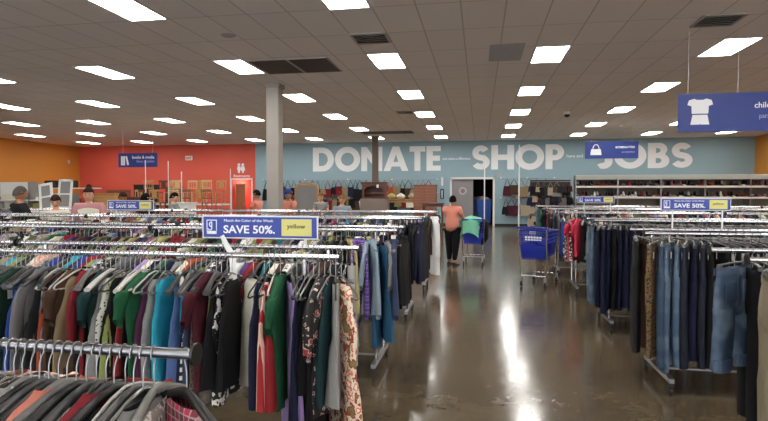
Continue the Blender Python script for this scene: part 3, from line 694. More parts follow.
# right rows: jeans, trousers
sr1 = [K('capri_jeans', 'faded blue denim', yaw=-.85), K('trousers', 'khaki', yaw=-.35), K('trousers', 'beige'), K('trousers', 'khaki')]
hang("first right row's near rail", 1.33, 3.13, [1.47+.055*i for i in range(7)], lambda i, x: sr1[i+1] if i < 3 else rnd_bot(i, x))
hang("first right row's far rail", 1.33, 3.61, [1.50, 1.60, 1.66]+[1.75+.05*i for i in range(8)], lambda i, x: sr1[0] if i == 0 else K('trousers', 'black', yaw=-.2) if i < 4 else rnd_bot(i, x))
sr2 = [K('trousers', 'leopard print', yaw=-.5), K('jeans', 'mid blue denim', yaw=-.3), K('jeans', 'light blue denim', yaw=-.45), K('jeans', 'light blue denim', yaw=-.35), K('jeans', 'dark blue denim', yaw=-.4), K('trousers', 'navy', yaw=-.3), K('jeans', 'dark blue denim', yaw=-.3), K('trousers', 'black', yaw=-.3), K('trousers', 'black'), K('trousers', 'black')]
hang("second right row's near rail", 1.33, 4.96, [1.44+.062*i for i in range(20)], lambda i, x: sr2[i] if i < len(sr2) else rnd_bot(i, x))
hang("second right row's far rail", 1.33, 5.44, [1.42+.06*i for i in range(20)], lambda i, x: [K('trousers', 'charcoal', yaw=-.2), K('trousers', 'brown'), K('trousers', 'tan')][i] if i < 3 else rnd_bot(i, x))
hang("third right row's near rail", 1.33, 7.06, xs_run(1.42, 3.8, .06, .15), lambda i, x: K('trousers', 'navy' if i != 3 else 'black', yaw=-.25) if i < 9 else rnd_bot(i, x))
hang("third right row's far rail", 1.33, 7.54, xs_run(1.42, 4.0, .065, .15), rnd_bot)
sr4 = [K('tank_top', 'monochrome print'), K('t_shirt', 'hot pink', yaw=-.6), K('t_shirt', 'hot pink', yaw=-.5), K('tank_top', 'black', yaw=-.3), K('tank_top', 'grey patterned', yaw=-.3), K('tank_top', 'grey', yaw=-.3), K('trousers', 'cream', yaw=-.2), K('tank_top', 'red', yaw=-.3), K('jeans', 'dark blue denim')]
hang("fourth right row's near rail", 1.33, 9.46, xs_run(1.42, 4.9, .085, .1), lambda i, x: sr4[i] if i < len(sr4) else rnd_bot(i, x))
hang("fourth right row's far rail", 1.33, 9.94, xs_run(1.42, 5.1, .085, .15), rnd_top)
for q, (y, x1) in enumerate([(11.56, 5.8), (12.04, 6), (13.66, 6.7), (14.14, 7)]):
    hang(['fifth', 'fifth', 'sixth', 'sixth'][q]+" right row's "+['near', 'far'][q % 2]+' rail', 1.33, y, xs_run(1.42, x1, .095, .15), rnd_top if q % 2 == 0 else rnd_bot)

order = sorted(range(len(garments)), key=lambda i: garments[i]['y']); count = {}; stuffg = {}; stuffh = {}
ADJ = {'tank_top': 'tank top', 't_shirt': 'T-shirt', 'long_sleeve_shirt': 'long-sleeved shirt', 'blouse': 'blouse', 'dress': 'dress', 'jeans': 'jeans', 'trousers': 'trousers', 'capri_jeans': 'cropped jeans', 'skirt': 'skirt', 'coat': 'coat'}
tot = {}
for g in garments: tot[(g['rail'], g['col'], g['kind'])] = g['nth']+1
for i in order:
    g = garments[i]; k = g['kind']; count[k] = count.get(k, 0)+1; count['hanger'] = count.get('hanger', 0)+1
    mtx = Matrix.Translation((g['x'], g['y'], g['z']+.0145-.0165)) @ Matrix.Rotation(g['yaw'], 4, 'Z')
    tilt = R.uniform(-.05, .05); mtx = mtx @ Matrix.Rotation(tilt, 4, 'X')
    colword = g['col'].replace(' denim', '')
    nm = f"{colword} {ADJ[k]}"
    which = 'the only one, on' if tot[(g['rail'], g['col'], k)] == 1 else f"{ordn(g['nth'])} from the aisle on"
    if count[k] <= 300:
        o = obj(k, gmesh(k, g['seed'])); o.matrix_world = Matrix.Translation((0, 0, g.get('dz', 0))) @ mtx
        o.material_slots[0].link = 'OBJECT'; o.material_slots[0].material = CL[g['col']]
        tag(o, f"{nm}, {which} the {g['rail']}", ADJ[k], f"{ADJ[k]}s on the {g['rail']}".replace('jeanss', 'jeans').replace('trouserss', 'trousers').replace('dresss', 'dresses'))
        if k == 'capri_jeans':
            cd = CL['cuff denim']
            for sx in (-1, 1):
                for sy in (-1, 1): MB().box((sx*.034, sy*.105, -.24), (.006, .11, .12), taper=1).build('pocket', cd, o, bevel=.002)
                MB().lathe([(.038, -.025), (.041, -.02), (.041, .02), (.038, .025)], (0, 0, 0), 16).build('cuff', cd, o).matrix_local = Matrix.Translation((.0, sx*.119, -.665)) @ Matrix.Diagonal((1, 2.1, 1.6, 1))
                MB().box((sx*.03, 0, -.235), (.006, .03, .18)).build('fly', cd, o)
            for q in range(5):
                MB().box((-.03, -.16+.08*q, -.118), (.008, .012, .045)).build('belt_loop', cd, o)
            MB().lathe([(0, -.004), (.008, -.004), (.008, .004), (0, .004)], (-.034, 0, -.118), 10, 'X').build('button', M['steel'], o)
        if g['y'] < 5.2 and ((k in ('jeans', 'capri_jeans', 'trousers')) or R.random() < .12):
            tg = obj('price_tag', tag_me, o); tg.location = (.036, -.17 if k != 'capri_jeans' else .17, -.13); tg['label'] = 'small white price tag'
            if k not in ('jeans', 'capri_jeans', 'trousers'): tg.location = (.03, -.12, -.2)
    else: stuffg.setdefault(k, []).append((gmesh(k, g['seed']), mtx, g['col']))
    if count['hanger'] <= 300:
        o = obj('clothes_hanger', HMESH[g['hang']]); o.matrix_world = mtx
        o.material_slots[0].link = 'OBJECT'; o.material_slots[0].material = HM[g['hcol']]
        hn = 'clip hanger' if g['hang'] == 'clip' else 'plastic hanger'
        tag(o, f"{g['hcol']} {hn}, {ordn(g['i'])} from the aisle on the {g['rail']}", 'hanger', f"hangers on the {g['rail']}")
    else: stuffh.setdefault('h', []).append((HMESH[g['hang']], mtx, g['hcol']))
def merge(name, lst, pal, label, cat):
    mb = MB(); mats = []; idx = {}
    for me, mtx, c in lst:
        if c not in idx: idx[c] = len(mats); mats.append(pal[c])
        mb.mi = idx[c]; mb.mesh(me, mtx)
    o = mb.build(name, mats, smooth=True); tag(o, label, cat, kind='stuff')
for k, l in stuffg.items(): merge('distant_'+k+'_mass', l, CL, f'mass of {ADJ[k]}s packed on the farthest racks', ADJ[k])
if stuffh: merge('distant_hanger_mass', stuffh['h'], HM, 'mass of hangers packed along the farther clothes racks', 'hanger')
print('COUNTS', count)

# ------------------------------------------------------------------ shopping carts
def wheel(m, x, y, r=.055): m.lathe([(0, -.014), (r*.9, -.014), (r, 0), (r*.9, .014), (0, .014)], (x, y, r), 16, 'X')
def cart(x, y, rz, label, pole_h=2.5, side=-1):
    """front of the cart points to local +Y"""
    t = empty('shopping_cart', (x, y, 0), label, 'shopping cart', rz=rz, group='blue shopping carts')
    m = MB()
    def wall(p0, p1, q0, q1, n):   # p bottom edge, q top edge
        p0, p1, q0, q1 = map(Vector, (p0, p1, q0, q1))
        for k in range(n+1): f = k/n; m.tube([p0.lerp(p1, f), q0.lerp(q1, f)], .005, 5)
        for k in range(8): f = k/7; m.tube([p0.lerp(q0, f), p1.lerp(q1, f)], .012 if k in (0, 7) else .006, 5)
        a, b_, c_, d_ = p0.lerp(q0, .04), p1.lerp(q1, .04), p1.lerp(q1, .5), p0.lerp(q0, .5)
        nrm = (p1-p0).cross(q0-p0).normalized()*.003
        m.add([a-nrm, b_-nrm, c_-nrm, d_-nrm, a+nrm, b_+nrm, c_+nrm, d_+nrm], [(0, 1, 2, 3), (7, 6, 5, 4), (0, 4, 5, 1), (1, 5, 6, 2), (2, 6, 7, 3), (3, 7, 4, 0)])
    A, B, D_, E_ = (-.2, -.38, .5), (.2, -.38, .5), (.17, .36, .56), (-.17, .36, .56)
    a, b_, d_, e_ = (-.27, -.42, 1.0), (.27, -.42, 1.0), (.22, .44, .97), (-.22, .44, .97)
    wall(A, B, a, b_, 10); wall(B, D_, b_, d_, 16); wall(D_, E_, d_, e_, 8); wall(E_, A, e_, a, 16)
    for k in range(9): f = k/8; m.tube([Vector(A).lerp(Vector(B), f), Vector(E_).lerp(Vector(D_), f)], .006, 5)
    m.build('basket', M['cartblue'], t, smooth=True)
    m = MB()
    for s in (-1, 1):
        m.tube([(s*.25, -.46, 1.05), (s*.24, -.4, .5), (s*.22, -.38, .2), (s*.2, .42, .16)], .012, 8)
        m.tube([(s*.2, .42, .16), (s*.17, .3, .5)], .012, 8)
        m.tube([(s*.2, -.38, .49), (s*.17, .36, .55)], .011, 8)
    m.tube([(-.2, .42, .16), (.2, .42, .16)], .011, 8); m.tube([(-.22, -.38, .2), (.22, -.38, .2)], .011, 8)
    for k in range(5): m.tube([(-.18+.09*k, -.38, .2), (-.16+.08*k, .42, .17)], .005, 6)
    m.build('frame', M['chrome'], t, smooth=True)
    MB().tube([(-.27, -.47, 1.05), (.27, -.47, 1.05)], .017, 10).build('handle', M['cartblue'], t, smooth=True)
    for sx, sy in ((-1, -1), (1, -1), (-1, 1), (1, 1)):
        cx_, cy_ = sx*.21, sy*.38
        f = MB(); f.bb(cx_-.02, cx_+.02, cy_-.03, cy_+.03, .1, .17)
        f.bb(cx_-.024, cx_-.018, cy_-.02, cy_+.02, .05, .12); f.bb(cx_+.018, cx_+.024, cy_-.02, cy_+.02, .05, .12)
        fk = f.build('caster_fork', M['steel'], t)
        w_ = MB(); wheel(w_, cx_, cy_); w_.build('wheel', M['rubber'], fk, smooth=True)
    MB().tube([(side*.25, -.44, 1.0), (side*.25, -.44, pole_h)], .012, 8).build('pole', M['whiteplastic'], t, smooth=True)
    m = MB(); m.box((0, -.4, .86), (.3, .012, .07)); m.build('nameplate', M['ink'], t)
    return t
cart(1.07, 10.35, -.38, 'empty blue plastic shopping cart with tall pole standing at the aisle side')
cart(-.13, 13.1, -.05, 'blue shopping cart pushed by the person in the pink blouse', side=1)
for k, (px_, y, h) in enumerate([(-9.0, 12.4, 2.5), (-8.55, 12.9, 2.5), (-7.85, 12.6, 2.2), (-6.7, 13.4, 2.3)]):
    cart(px_+.2, y+.3, PI+.3*k, ['shopping cart whose tall pole stands leftmost below the books sign', 'shopping cart whose tall pole stands second below the books sign', 'shopping cart with the shortest pole, left of the wooden chairs', 'shopping cart whose pole rises before the stacked wooden chairs'][k], h)

# ------------------------------------------------------------------ people
def skin_me(verts, edges, radii, levels=1, root=0):
    me = bpy.data.meshes.new('s'); me.from_pydata(verts, edges, []); o = bpy.data.objects.new('s', me); C.objects.link(o)
    md = o.modifiers.new('k', 'SKIN'); md.use_smooth_shade = True
    for i, q in enumerate(me.skin_vertices[0].data): q.radius = (radii[i], radii[i]); q.use_root = (i == root)
    sd = o.modifiers.new('u', 'SUBSURF'); sd.levels = levels; sd.render_levels = levels
    bpy.context.view_layer.update()
    out = bpy.data.meshes.new_from_object(o.evaluated_get(bpy.context.evaluated_depsgraph_get()))
    bpy.data.objects.remove(o); return out
def flat_torso(me, z0, z1, f=.74, wx=.2):
    for v in me.vertices:
        if z0 < v.co.z < z1 and abs(v.co.x) < wx: v.co.y *= f
    return me
def head_mesh(m, c, turn, nod, skin_i=0):
    """m.mi: 0 skin, 1 eye, 2 lip"""
    rot = Matrix.Translation(c) @ Matrix.Rotation(turn, 4, 'Z') @ Matrix.Rotation(nod, 4, 'X')
    n, k = 22, 16; rings = []
    for j in range(k+1):
        ph = PI*j/k; z = -math.cos(ph); rr = math.sin(ph); ring = []
        for i in range(n):
            a = 2*PI*i/n; x = rr*math.cos(a)*.077; y = rr*math.sin(a)*.096; zz = z*.118
            if z < 0: x *= 1-.25*z*z; y *= 1-.12*z*z
            if y < 0:                                          # face looks to -Y
                f = max(0, 1-abs(x)/.02)*max(0, 1-abs(zz+.015)/.03); y -= .022*f          # nose
                f = max(0, 1-abs(abs(x)-.03)/.02)*max(0, 1-abs(zz-.012)/.022); y += .010*f   # eye sockets
                f = max(0, 1-abs(x)/.035)*max(0, 1-abs(zz+.095)/.03); y -= .010*f           # chin
            ring.append(rot @ Vector((x, y, zz)))
        rings.append(ring)
    m.mi = 0; m.loft(rings)
    for s in (-1, 1):
        m.mi = 0; pts = [rot @ Vector((s*(.077+.008*math.cos(q)), .005+.016*math.sin(q), -.0+.03*math.cos(q))) for q in [2*PI*i/8 for i in range(9)]]; m.tube(pts, .007, 6)
        m.mi = 1; c_ = rot @ Vector((s*.03, -.079, .012)); m.lathe([(0, -.008), (.007, -.005), (.010, 0), (.007, .005), (0, .008)], c_, 8)
        m.mi = 3; m.tube([rot @ Vector((s*.016, -.091, .032)), rot @ Vector((s*.03, -.091, .037)), rot @ Vector((s*.045, -.08, .031))], .003, 5)
    m.mi = 2; m.tube([rot @ Vector((-.022, -.084, -.052)), rot @ Vector((0, -.096, -.05)), rot @ Vector((.022, -.084, -.052))], [.003, .006, .003], 6)
    m.mi = 0; return rot
def hair_mesh(rot, style):
    m = MB(); n, k = 24, 12
    low = {'short': -.06, 'bun': -.05, 'bob': -.11, 'long': -.2, 'cap': -.03}[style]
    rings = []
    for j in range(k+1):
        ring = []
        for i in range(n):
            a = 2*PI*i/n; back = .5+.5*math.sin(a)             # 1 at back (+Y), 0 at the face
            side = abs(math.cos(a))
            zlow = low*(back**.6) + (.055)*(1-back)**1.2 if back < .98 else low
            if back < .35: zlow = .052
            top = .132; f = j/k; z = top+(zlow-top)*f
            h = max(-1, min(1, (z+.0)/.132)); rr = math.sqrt(max(0, 1-h*h)) if z > 0 else 1-(.10 if style != 'long' else -.12)*abs(z)/.1
            wob = 1+.035*math.sin(9*a+3*f)
            ring.append(rot @ Vector((rr*math.cos(a)*.088*wob, .004+rr*math.sin(a)*.106*wob, z)))
        rings.append(ring)
    m.loft(rings, True, False)
    # inner return so that the cap has thickness
    if style == 'bun':
        c_ = rot @ Vector((0, .07, .125)); m.lathe([(0, -.045), (.03, -.035), (.046, 0), (.03, .035), (0, .045)], c_, 14)
    return m
def hand(verts, edges, rad, wrist, d, side, curl=.5):
    """adds a palm and five fingers as separate skinned chains; returns list of meshes"""
    d = Vector(d).normalized(); n = Vector((0, 0, 1)) if abs(d.z) < .8 else Vector((0, -1, 0))
    u = d.cross(n).normalized()*side; n = u.cross(d).normalized()*side
    out = []
    w_ = Vector(wrist)
    pm = MB(); rings = []
    for k in range(5):
        f = k/4; p = w_+d*(.085*f-.01); a = .022+.02*min(1, f*1.6); t = .017-.004*f
        rings.append([p+u*(a*math.cos(q))+n*(t*math.sin(q)) for q in [2*PI*i/10 for i in range(10)]])
    pm.loft(rings); out.append(pm)
    for i, (o, L_) in enumerate(((-.031, .062), (-.011, .078), (.011, .074), (.03, .06))):
        p = w_+d*.065+u*o; pts = [p]; dd = d.copy()
        for s_ in (.45, .32, .23):
            dd = (dd-n*curl*.8).normalized(); p = p+dd*(L_*s_+.006); pts.append(p)
        fm_ = MB(); fm_.tube(pts, [.0095, .009, .008, .0062], 7); out.append(fm_)
    p = w_+d*.02-u*.025; th = MB(); th.tube([p, p+(d*.6-u).normalized()*.035, p+(d*.6-u).normalized()*.035+(d-u*.3-n*.4).normalized()*.032, p+(d*.6-u).normalized()*.035+(d-u*.1-n*.6).normalized()*.055], [.012, .011, .009, .007], 7); out.append(th)
    return out
def person(x, y, h, face, label, skin, hair, style, top, bottom, arms, head_turn=0, nod=.1, top_len=.0, sleeve='short', extra=None, stride=0, cardigan=None, heavy=1.0):
    """face: heading of the gaze, 0 looks at -Y; arms: ((elbowL, wristL), (elbowR, wristR)) in the body frame for a 1.65 m figure"""
    s = h/1.65
    t = empty('person', (x, y, 0), label, 'person', rz=face); hv = heavy
    J = [(0, 0, .93), (0, 0, 1.08), (0, 0, 1.24), (0, .005, 1.36), (0, 0, 1.43), (0, -.008, 1.50)]
    Rr = [.11*hv, .095*hv, .105*hv, .078*hv, .05, .048]; Eg = [(0, 1), (1, 2), (2, 3), (3, 4), (4, 5)]
    def add(p, r, frm): J.append(p); Rr.append(r); Eg.append((frm, len(J)-1)); return len(J)-1
    armi = []
    for sx, (el, wr) in ((1, arms[0]), (-1, arms[1])):
        a = add((sx*.16*hv**.5, .005, 1.345), .046*hv, 3); b_ = add(el, .038*hv, a); c_ = add(wr, .026, b_); armi.append((a, b_, c_))
        k = Vector(wr)-Vector(el); add(tuple(Vector(wr)+k.normalized()*.02), .024, c_)
    legi = []
    for sx in (1, -1):
        st = stride*sx
        a = add((sx*.09, 0, .84), .075*hv, 0); b_ = add((sx*.1, -st*.5-.01, .48), .052*hv, a); c_ = add((sx*.1, -st+.02, .09), .038, b_); d_ = add((sx*.105, -st-.03, .045), .036, c_); e_ = add((sx*.115, -st-.13, .035), .03, d_); legi.append((a, b_, c_))
    sc_ = Matrix.Scale(s, 4)
    m = MB(); me = flat_torso(skin_me(J, Eg, Rr, 2), .8, 1.42); m.mesh(me, sc_)
    rot = None
    hm = MB(); rot = head_mesh(hm, (0, -.02, 1.56), head_turn, nod)
    mi0 = len(m.m); o_ = len(m.v); m.v += [tuple(sc_ @ Vector(p)) for p in hm.v]
    m.f += [tuple(i+o_ for i in q) for q in hm.f]; m.m += hm.m
    for sx, (el, wr) in ((1, arms[0]), (-1, arms[1])):
        k = Vector(wr)-Vector(el)
        for q in hand(None, None, None, Vector(wr)+k.normalized()*.01, k, sx):
            o_ = len(m.v); m.v += [tuple(sc_ @ Vector(p)) for p in q.v]; m.f += [tuple(i+o_ for i in f) for f in q.f]; m.m += [0]*len(q.f)
    m.build('body', [M[skin], M['eye'], M['lip'], M[hair if hair != 'hairgrey' else 'hairgrey']], t, smooth=True)
    hb = hair_mesh(rot, style); hb.v = [tuple(sc_ @ Vector(p)) for p in hb.v]; ho = hb.build('hair', M[hair], t, smooth=True)
    # shirt
    ex = .016
    V = [(0, 0, .93-top_len), (0, 0, 1.08), (0, 0, 1.24), (0, .005, 1.345), (0, .002, 1.385)]; Q = [.135*hv+ex+.02*(top_len > 0), .12*hv+ex+.006, .13*hv+ex, .095*hv+ex, .06+ex]; Ed = [(0, 1), (1, 2), (2, 3), (3, 4)]
    for sx, (el, wr) in ((1, arms[0]), (-1, arms[1])):
        V.append((sx*.162*hv**.5, .005, 1.352)); Q.append(.060*hv+ex); Ed.append((3, len(V)-1))
        if sleeve == 'none': Q[-1] = .055*hv; continue
        sh = Vector(V[-1]); e_ = Vector(el); w_ = Vector(wr)
        if sleeve == 'short': V.append(tuple(sh.lerp(e_, .62))); Q.append(.05*hv+ex); Ed.append((len(V)-2, len(V)-1))
        else:
            V.append(tuple(e_)); Q.append(.042*hv+ex); Ed.append((len(V)-2, len(V)-1)); V.append(tuple(e_.lerp(w_, .93))); Q.append(.03+ex*.8); Ed.append((len(V)-2, len(V)-1))
    sm = MB(); sm.mesh(flat_torso(skin_me(V, Ed, Q, 2), .5, 1.42, .76), sc_); sm.build('shirt', top, t, smooth=True)
    if cardigan:
        V2 = []; Q2 = []; Ed2 = []
        V2 = [(0, .06, 1.0), (0, .06, 1.2), (0, .045, 1.335)]; Q2 = [.135*hv, .13*hv, .095*hv]; Ed2 = [(0, 1), (1, 2)]
        for sx, (el, wr) in ((1, arms[0]), (-1, arms[1])):
            V2 += [(sx*.165, .01, 1.358), tuple(el), tuple(Vector(el).lerp(Vector(wr), .9))]; Q2 += [.098, .07, .05]; n_ = len(V2); Ed2 += [(2, n_-3), (n_-3, n_-2), (n_-2, n_-1)]
        cmh = MB(); cmh.mesh(flat_torso(skin_me(V2, Ed2, Q2, 2), .5, 1.42, .85), sc_); cmh.build('cardigan', cardigan, t, smooth=True)
    # trousers
    V = [(0, 0, .95)]; Q = [.118*hv]; Ed = []
    for sx in (1, -1):
        st = stride*sx; n_ = len(V)
        V += [(sx*.09, 0, .84), (sx*.1, -st*.5-.01, .48), (sx*.1, -st+.02, .11)]; Q += [.1*hv, .072*hv, .055]; Ed += [(0, n_), (n_, n_+1), (n_+1, n_+2)]
    pm = MB(); pm.mesh(flat_torso(skin_me(V, Ed, Q, 2), .7, 1.2, .78), sc_); pm.build('trousers', bottom, t, smooth=True)
    for sx in (1, -1):
        st = stride*sx; sh = MB(); rings = []
        for k in range(9):
            f = k/8; yy = -st+.07-.26*f; w_ = .036+.014*math.sin(PI*min(1, f*1.1)); hh = .075-.045*f
            rings.append([(s*(sx*.105+w_*math.cos(q)), s*yy, s*max(.004, .004+hh*max(0, math.sin(q)))) for q in [2*PI*i/10 for i in range(10)]])
        sh.loft(rings); sh.build('shoe', M['black'], t, smooth=True)
    if style == 'cap':
        cp = MB(); n = 20; rings = []
        for j in range(8):
            ph = PI/2*j/7; rings.append([sc_ @ (rot @ Vector((.094*math.cos(ph)*math.cos(a), .004+.114*math.cos(ph)*math.sin(a), .045+.092*math.sin(ph)))) for a in [2*PI*i/n for i in range(n)]])
        cp.loft(rings); 
        cp.loft([[sc_ @ (rot @ Vector((x_, y_, z_+dz))) for x_, y_, z_ in ((-.07, -.09, .05), (-.05, -.16, .04), (0, -.18, .038), (.05, -.16, .04), (.07, -.09, .05))] for dz in (0, .006)])
        cp.build('cap', extra, t, smooth=True)
    return t
def am(eL=(.21, -.02, 1.1), wL=(.2, -.2, .95), eR=(-.21, -.02, 1.1), wR=(-.2, -.2, .95)): return ((eL, wL), (eR, wR))
reach = am((.23, -.08, 1.14), (.17, -.30, 1.12), (-.23, -.08, 1.14), (-.17, -.30, 1.12))
rest = am()
person(-7.95, 8.48, 1.74, PI-.5, 'person with grey hair in a dark jacket, seen from behind', 'skin2', 'hairgrey', 'short', CL['charcoal'], CL['dark blue denim'], reach, nod=.2, sleeve='long', heavy=1.12)
person(-7.24, 8.5, 1.60, .55, 'person with short dark hair and white top looking down at the clothes', 'skin', 'hairbrown', 'short', CL['cream'], CL['black'], reach, nod=.45)
person(-6.6, 8.5, 1.72, .5, 'person with dark hair in a bun, white top and pink cardigan', 'skin', 'hairbrown', 'bun', CL['cream'], CL['navy'], am((.25, .0, 1.12), (.2, -.2, 1.05), (-.25, .0, 1.12), (-.2, -.2, 1.05)), nod=.15, sleeve='none', cardigan=CL['dusty pink'], heavy=1.1)
person(-7.6, 10.85, 1.64, .6, 'person with brown hair and pale shirt behind the 50% sign', 'skin2', 'hairbrown', 'bob', CL['white'], CL['navy'], reach, nod=.35)
person(-7.12, 10.9, 1.62, PI-.4, 'person with black hair in dark clothes right of the 50% sign', 'skin2', 'hairblack', 'bob', CL['black'], CL['black'], reach, nod=.2)
person(-7.45, 12.6, 1.63, PI*.55, 'person in a grey shirt in front of the stacked wooden chairs', 'skin', 'hairblack', 'short', CL['light grey'], CL['dark green'], reach, nod=.3, sleeve='short')
person(-5.85, 14, 1.7, -PI*.55, 'person in a salmon shirt left of the steel column', 'skin2', 'hairblack', 'short', CL['salmon'], CL['navy'], reach, nod=.3)
person(-4.72, 13.3, 1.7, -.5, 'person in a blue cap and salmon shirt right of the steel column', 'skin2', 'hairbrown', 'cap', CL['salmon'], CL['khaki'], reach, nod=.35, extra=CL['royal blue'], heavy=1.12)
person(-4.5, 15.4, 1.62, 0, 'person with light brown hair in white, beside the hanging bags', 'skin', 'hairtan', 'bob', CL['light grey'], CL['black'], reach, nod=.2)
person(-3.2, 12.7, 1.58, .4, 'person with light brown hair and pale blue shirt near the arched hutch', 'skin', 'hairtan', 'long', CL['light blue'], CL['navy'], reach, nod=.3)
# woman with the cart: seen from behind, left arm reaching to the coats
person(-.62, 12.75, 1.56, PI-.45, 'person in a pink blouse and black trousers pushing a cart, reaching to the clothes', 'skin2', 'hairblack', 'short', CL['salmon'], CL['black'],
       am((.24, -.16, 1.14), (.30, -.40, 1.08), (-.24, -.10, 1.14), (-.20, -.34, 1.08)), head_turn=.35, nod=.2, top_len=.12, stride=.05, heavy=1.32)

def drape(name, cx, cy, z, wx, wy, drop, mt, label, cat, seed=0):
    r = random.Random(seed); m = MB(); n = 28; rings = []
    for j in range(9):
        f = j/8; ring = []
        for i in range(n):
            a = 2*PI*i/n; k = min(1, f*1.6); q = 1+.07*math.sin(5*a+seed)*f+.05*math.sin(9*a+2*seed)*f
            zz = z+.06*(1-k)+.015*math.sin(3*a+seed) if f < .6 else z-drop*(f-.6)/.4*(1+.25*math.sin(2*a+seed))
            ring.append((cx+wx*k*q*math.cos(a), cy+wy*k*q*math.sin(a), zz))
        rings.append(ring)
    m.loft(rings, True, False); return tag(m.build(name, mt, smooth=True), label, cat)
drape('garment', -.2, 12.95, 1.06, .27, .36, .40, CL['mint'], 'mint green garment draped over the cart of the shopper in pink', 'garment', 2)
drape('garment', .07, 12.9, 1.0, .13, .2, .42, CL['black'], 'black garment hanging over the right side of the pink-bloused shopper\'s cart', 'garment', 5)

# ------------------------------------------------------------------ back right: shoe gondola
def shoe_me(kind):
    m = MB(); rings = []
    for k in range(9):
        f = k/8; y = -.13+.26*f; w_ = .03+.014*math.sin(PI*f)+.004*f
        top = {'flat': .055-.02*f, 'heel': .1-.06*f, 'boot': (.2 if f < .4 else .075-.03*f)}[kind]; z0 = 0 if kind != 'heel' else .05*(1-f)**1.5
        rings.append([(w_*math.cos(q), y, z0+(top-z0)*max(0, math.sin(q))) for q in [2*PI*i/8 for i in range(8)]])
    m.loft(rings)
    if kind == 'heel': m.box((0, -.11, .025), (.014, .016, .05))
    return m.data('shoe', [M['black']], smooth=True)
SM = {k: shoe_me(k) for k in ('flat', 'heel', 'boot')}
SC = [('black', CL['black']), ('dark brown', CL['brown']), ('black', CL['charcoal']), ('grey', CL['grey']), ('white', CL['white']), ('tan', CL['tan']), ('black', CL['black']), ('navy', CL['navy']), ('beige', CL['beige']), ('red', CL['red']), ('orange', CL['orange'])]
GX0, GX1, GY = 3.55, 11.0, 22.0
nb = 0; sh_n = 0
SHZ = [.25, .7, 1.12, 1.5, 1.9]
g0 = None
for k in range(5):
    bx0 = GX0+k*1.5
    t = empty('shoe_shelf', (bx0+.75, GY, 0), f'white shoe shelving unit, {ordn(k)} from the handbag wall', 'shelf', group='white shoe shelving units')
    MB().bb(-.74, .74, .28, .32, 0, 2.3).build('back_panel', M['shelfback'], t)
    MB().bb(-.745, .745, -.22, -.19, 2.13, 2.29).build('header_panel', M['headerp'], t); MB().bb(-.74, .74, -.2, .3, 2.27, 2.3).build('top_panel', M['white'], t)
    for z in SHZ: MB().bb(-.74, .74, -.2, .28, z-.07, z).build('shelf', M['white'], t)
    for s in (-1, 1): MB().bb(s*.74-.015, s*.74+.015, -.18, .3, 0, 2.28).build('upright', M['steel'], t)
for z, nm in ((2.261, 'top'), (1.901, 'upper'), (1.501, 'third')):
    pass
cnt = {}
SD = [('black', CL['black'])]*2+[('cream', CL['cream']), ('pink', CL['pink']), ('light grey', CL['light grey'])]+[('dark brown', CL['brown'])]*2+[('charcoal', CL['charcoal'])]+SC
for lv, (z, nm) in enumerate(((1.9005, 'upper shelf'), (1.5005, 'second shelf'))):
    for dp in (0, 1):
        x = GX0+.08+.05*dp; i = 0
        while x < GX1-.05:
            cn, cm_ = SD[R.randrange(len(SD))]
            if lv == 0 and 4.2 < x < 5.0 and dp == 0: cn, cm_ = 'orange', CL['orange']
            if lv == 0 and 5.3 < x < 5.6 and dp == 0: cn, cm_ = 'hot pink', CL['hot pink']
            if lv == 1 and 4.9 < x < 5.8 and dp == 0: cn, cm_ = 'white', CL['white']
            kd = R.choice(['flat', 'heel', 'boot', 'boot']) if dp else R.choice(['flat', 'heel', 'flat', 'boot'])
            o = obj('shoe', SM[kd], loc=(x, GY-.05+.24*dp-(0 if dp else .02), z), rz=PI+R.uniform(-.2, .2)); o.scale = (1.0, .85, 1.0)
            o.material_slots[0].link = 'OBJECT'; o.material_slots[0].material = cm_
            key = (lv, dp, cn, kd); cnt[key] = cnt.get(key, 0)+1
            kw = {'flat': 'flat shoe', 'heel': 'heeled shoe', 'boot': 'ankle boot'}[kd]
            tag(o, f"{ordn(cnt[key]-1)} {cn} {kw} from the left, {['front', 'back'][dp]} line of the shoe {nm}", 'shoe', f'shoes on the {nm}')
            x += .104

# handbags and belts on wall rails
def bag_me(seed):
    r = random.Random(seed); m = MB(); w_, h_ = r.uniform(.13, .2), r.uniform(.2, .34)
    rings = []
    for k in range(7):
        f = k/6; ww = w_*(1-.25*f**2); tt = .05*(1-.6*f)
        rings.append([(ww*math.copysign(abs(math.cos(q))**.6, math.cos(q)), tt*math.sin(q), -.55+h_*f) for q in [2*PI*i/12 for i in range(12)]])
    m.loft(rings); top = -.55+h_; m.mi = 1
    m.tube([(-w_*.6, 0, top-.02), (-w_*.35, 0, top*.5), (0, 0, .0), (w_*.35, 0, top*.5), (w_*.6, 0, top-.02)], .011, 6)
    return m.data('handbag', [M['black'], M['black']], smooth=True)
BG = [bag_me(k) for k in range(5)]
def wall_rail(x0, x1, z, label):
    t = empty('display_rail', ((x0+x1)/2, BACK, z), label, 'display rail'); h = (x1-x0)/2
    MB().tube([(-h, -.3, 0), (h, -.3, 0)], .014, 8).build('bar', M['steel'], t, smooth=True)
    n = max(2, int(h))
    for k in range(n+1):
        MB().tube([(-h+2*h*k/n, -.001, 0), (-h+2*h*k/n, -.3, 0)], .01, 6).build('bracket', M['steel'], t, smooth=True)
        MB().lathe([(0, -.03), (.04, -.02), (.04, .02), (0, .03)], (-h+2*h*k/n, -.3, .03), 10).build('finial', M['whiteplastic'], t, smooth=True)
wall_rail(-11.2, -2.1, 2.27, 'long grey wall rail of handbags left of the doorway')
wall_rail(1.0, 3.5, 2.32, 'short grey wall rail of handbags right of the doorway')
n = {}
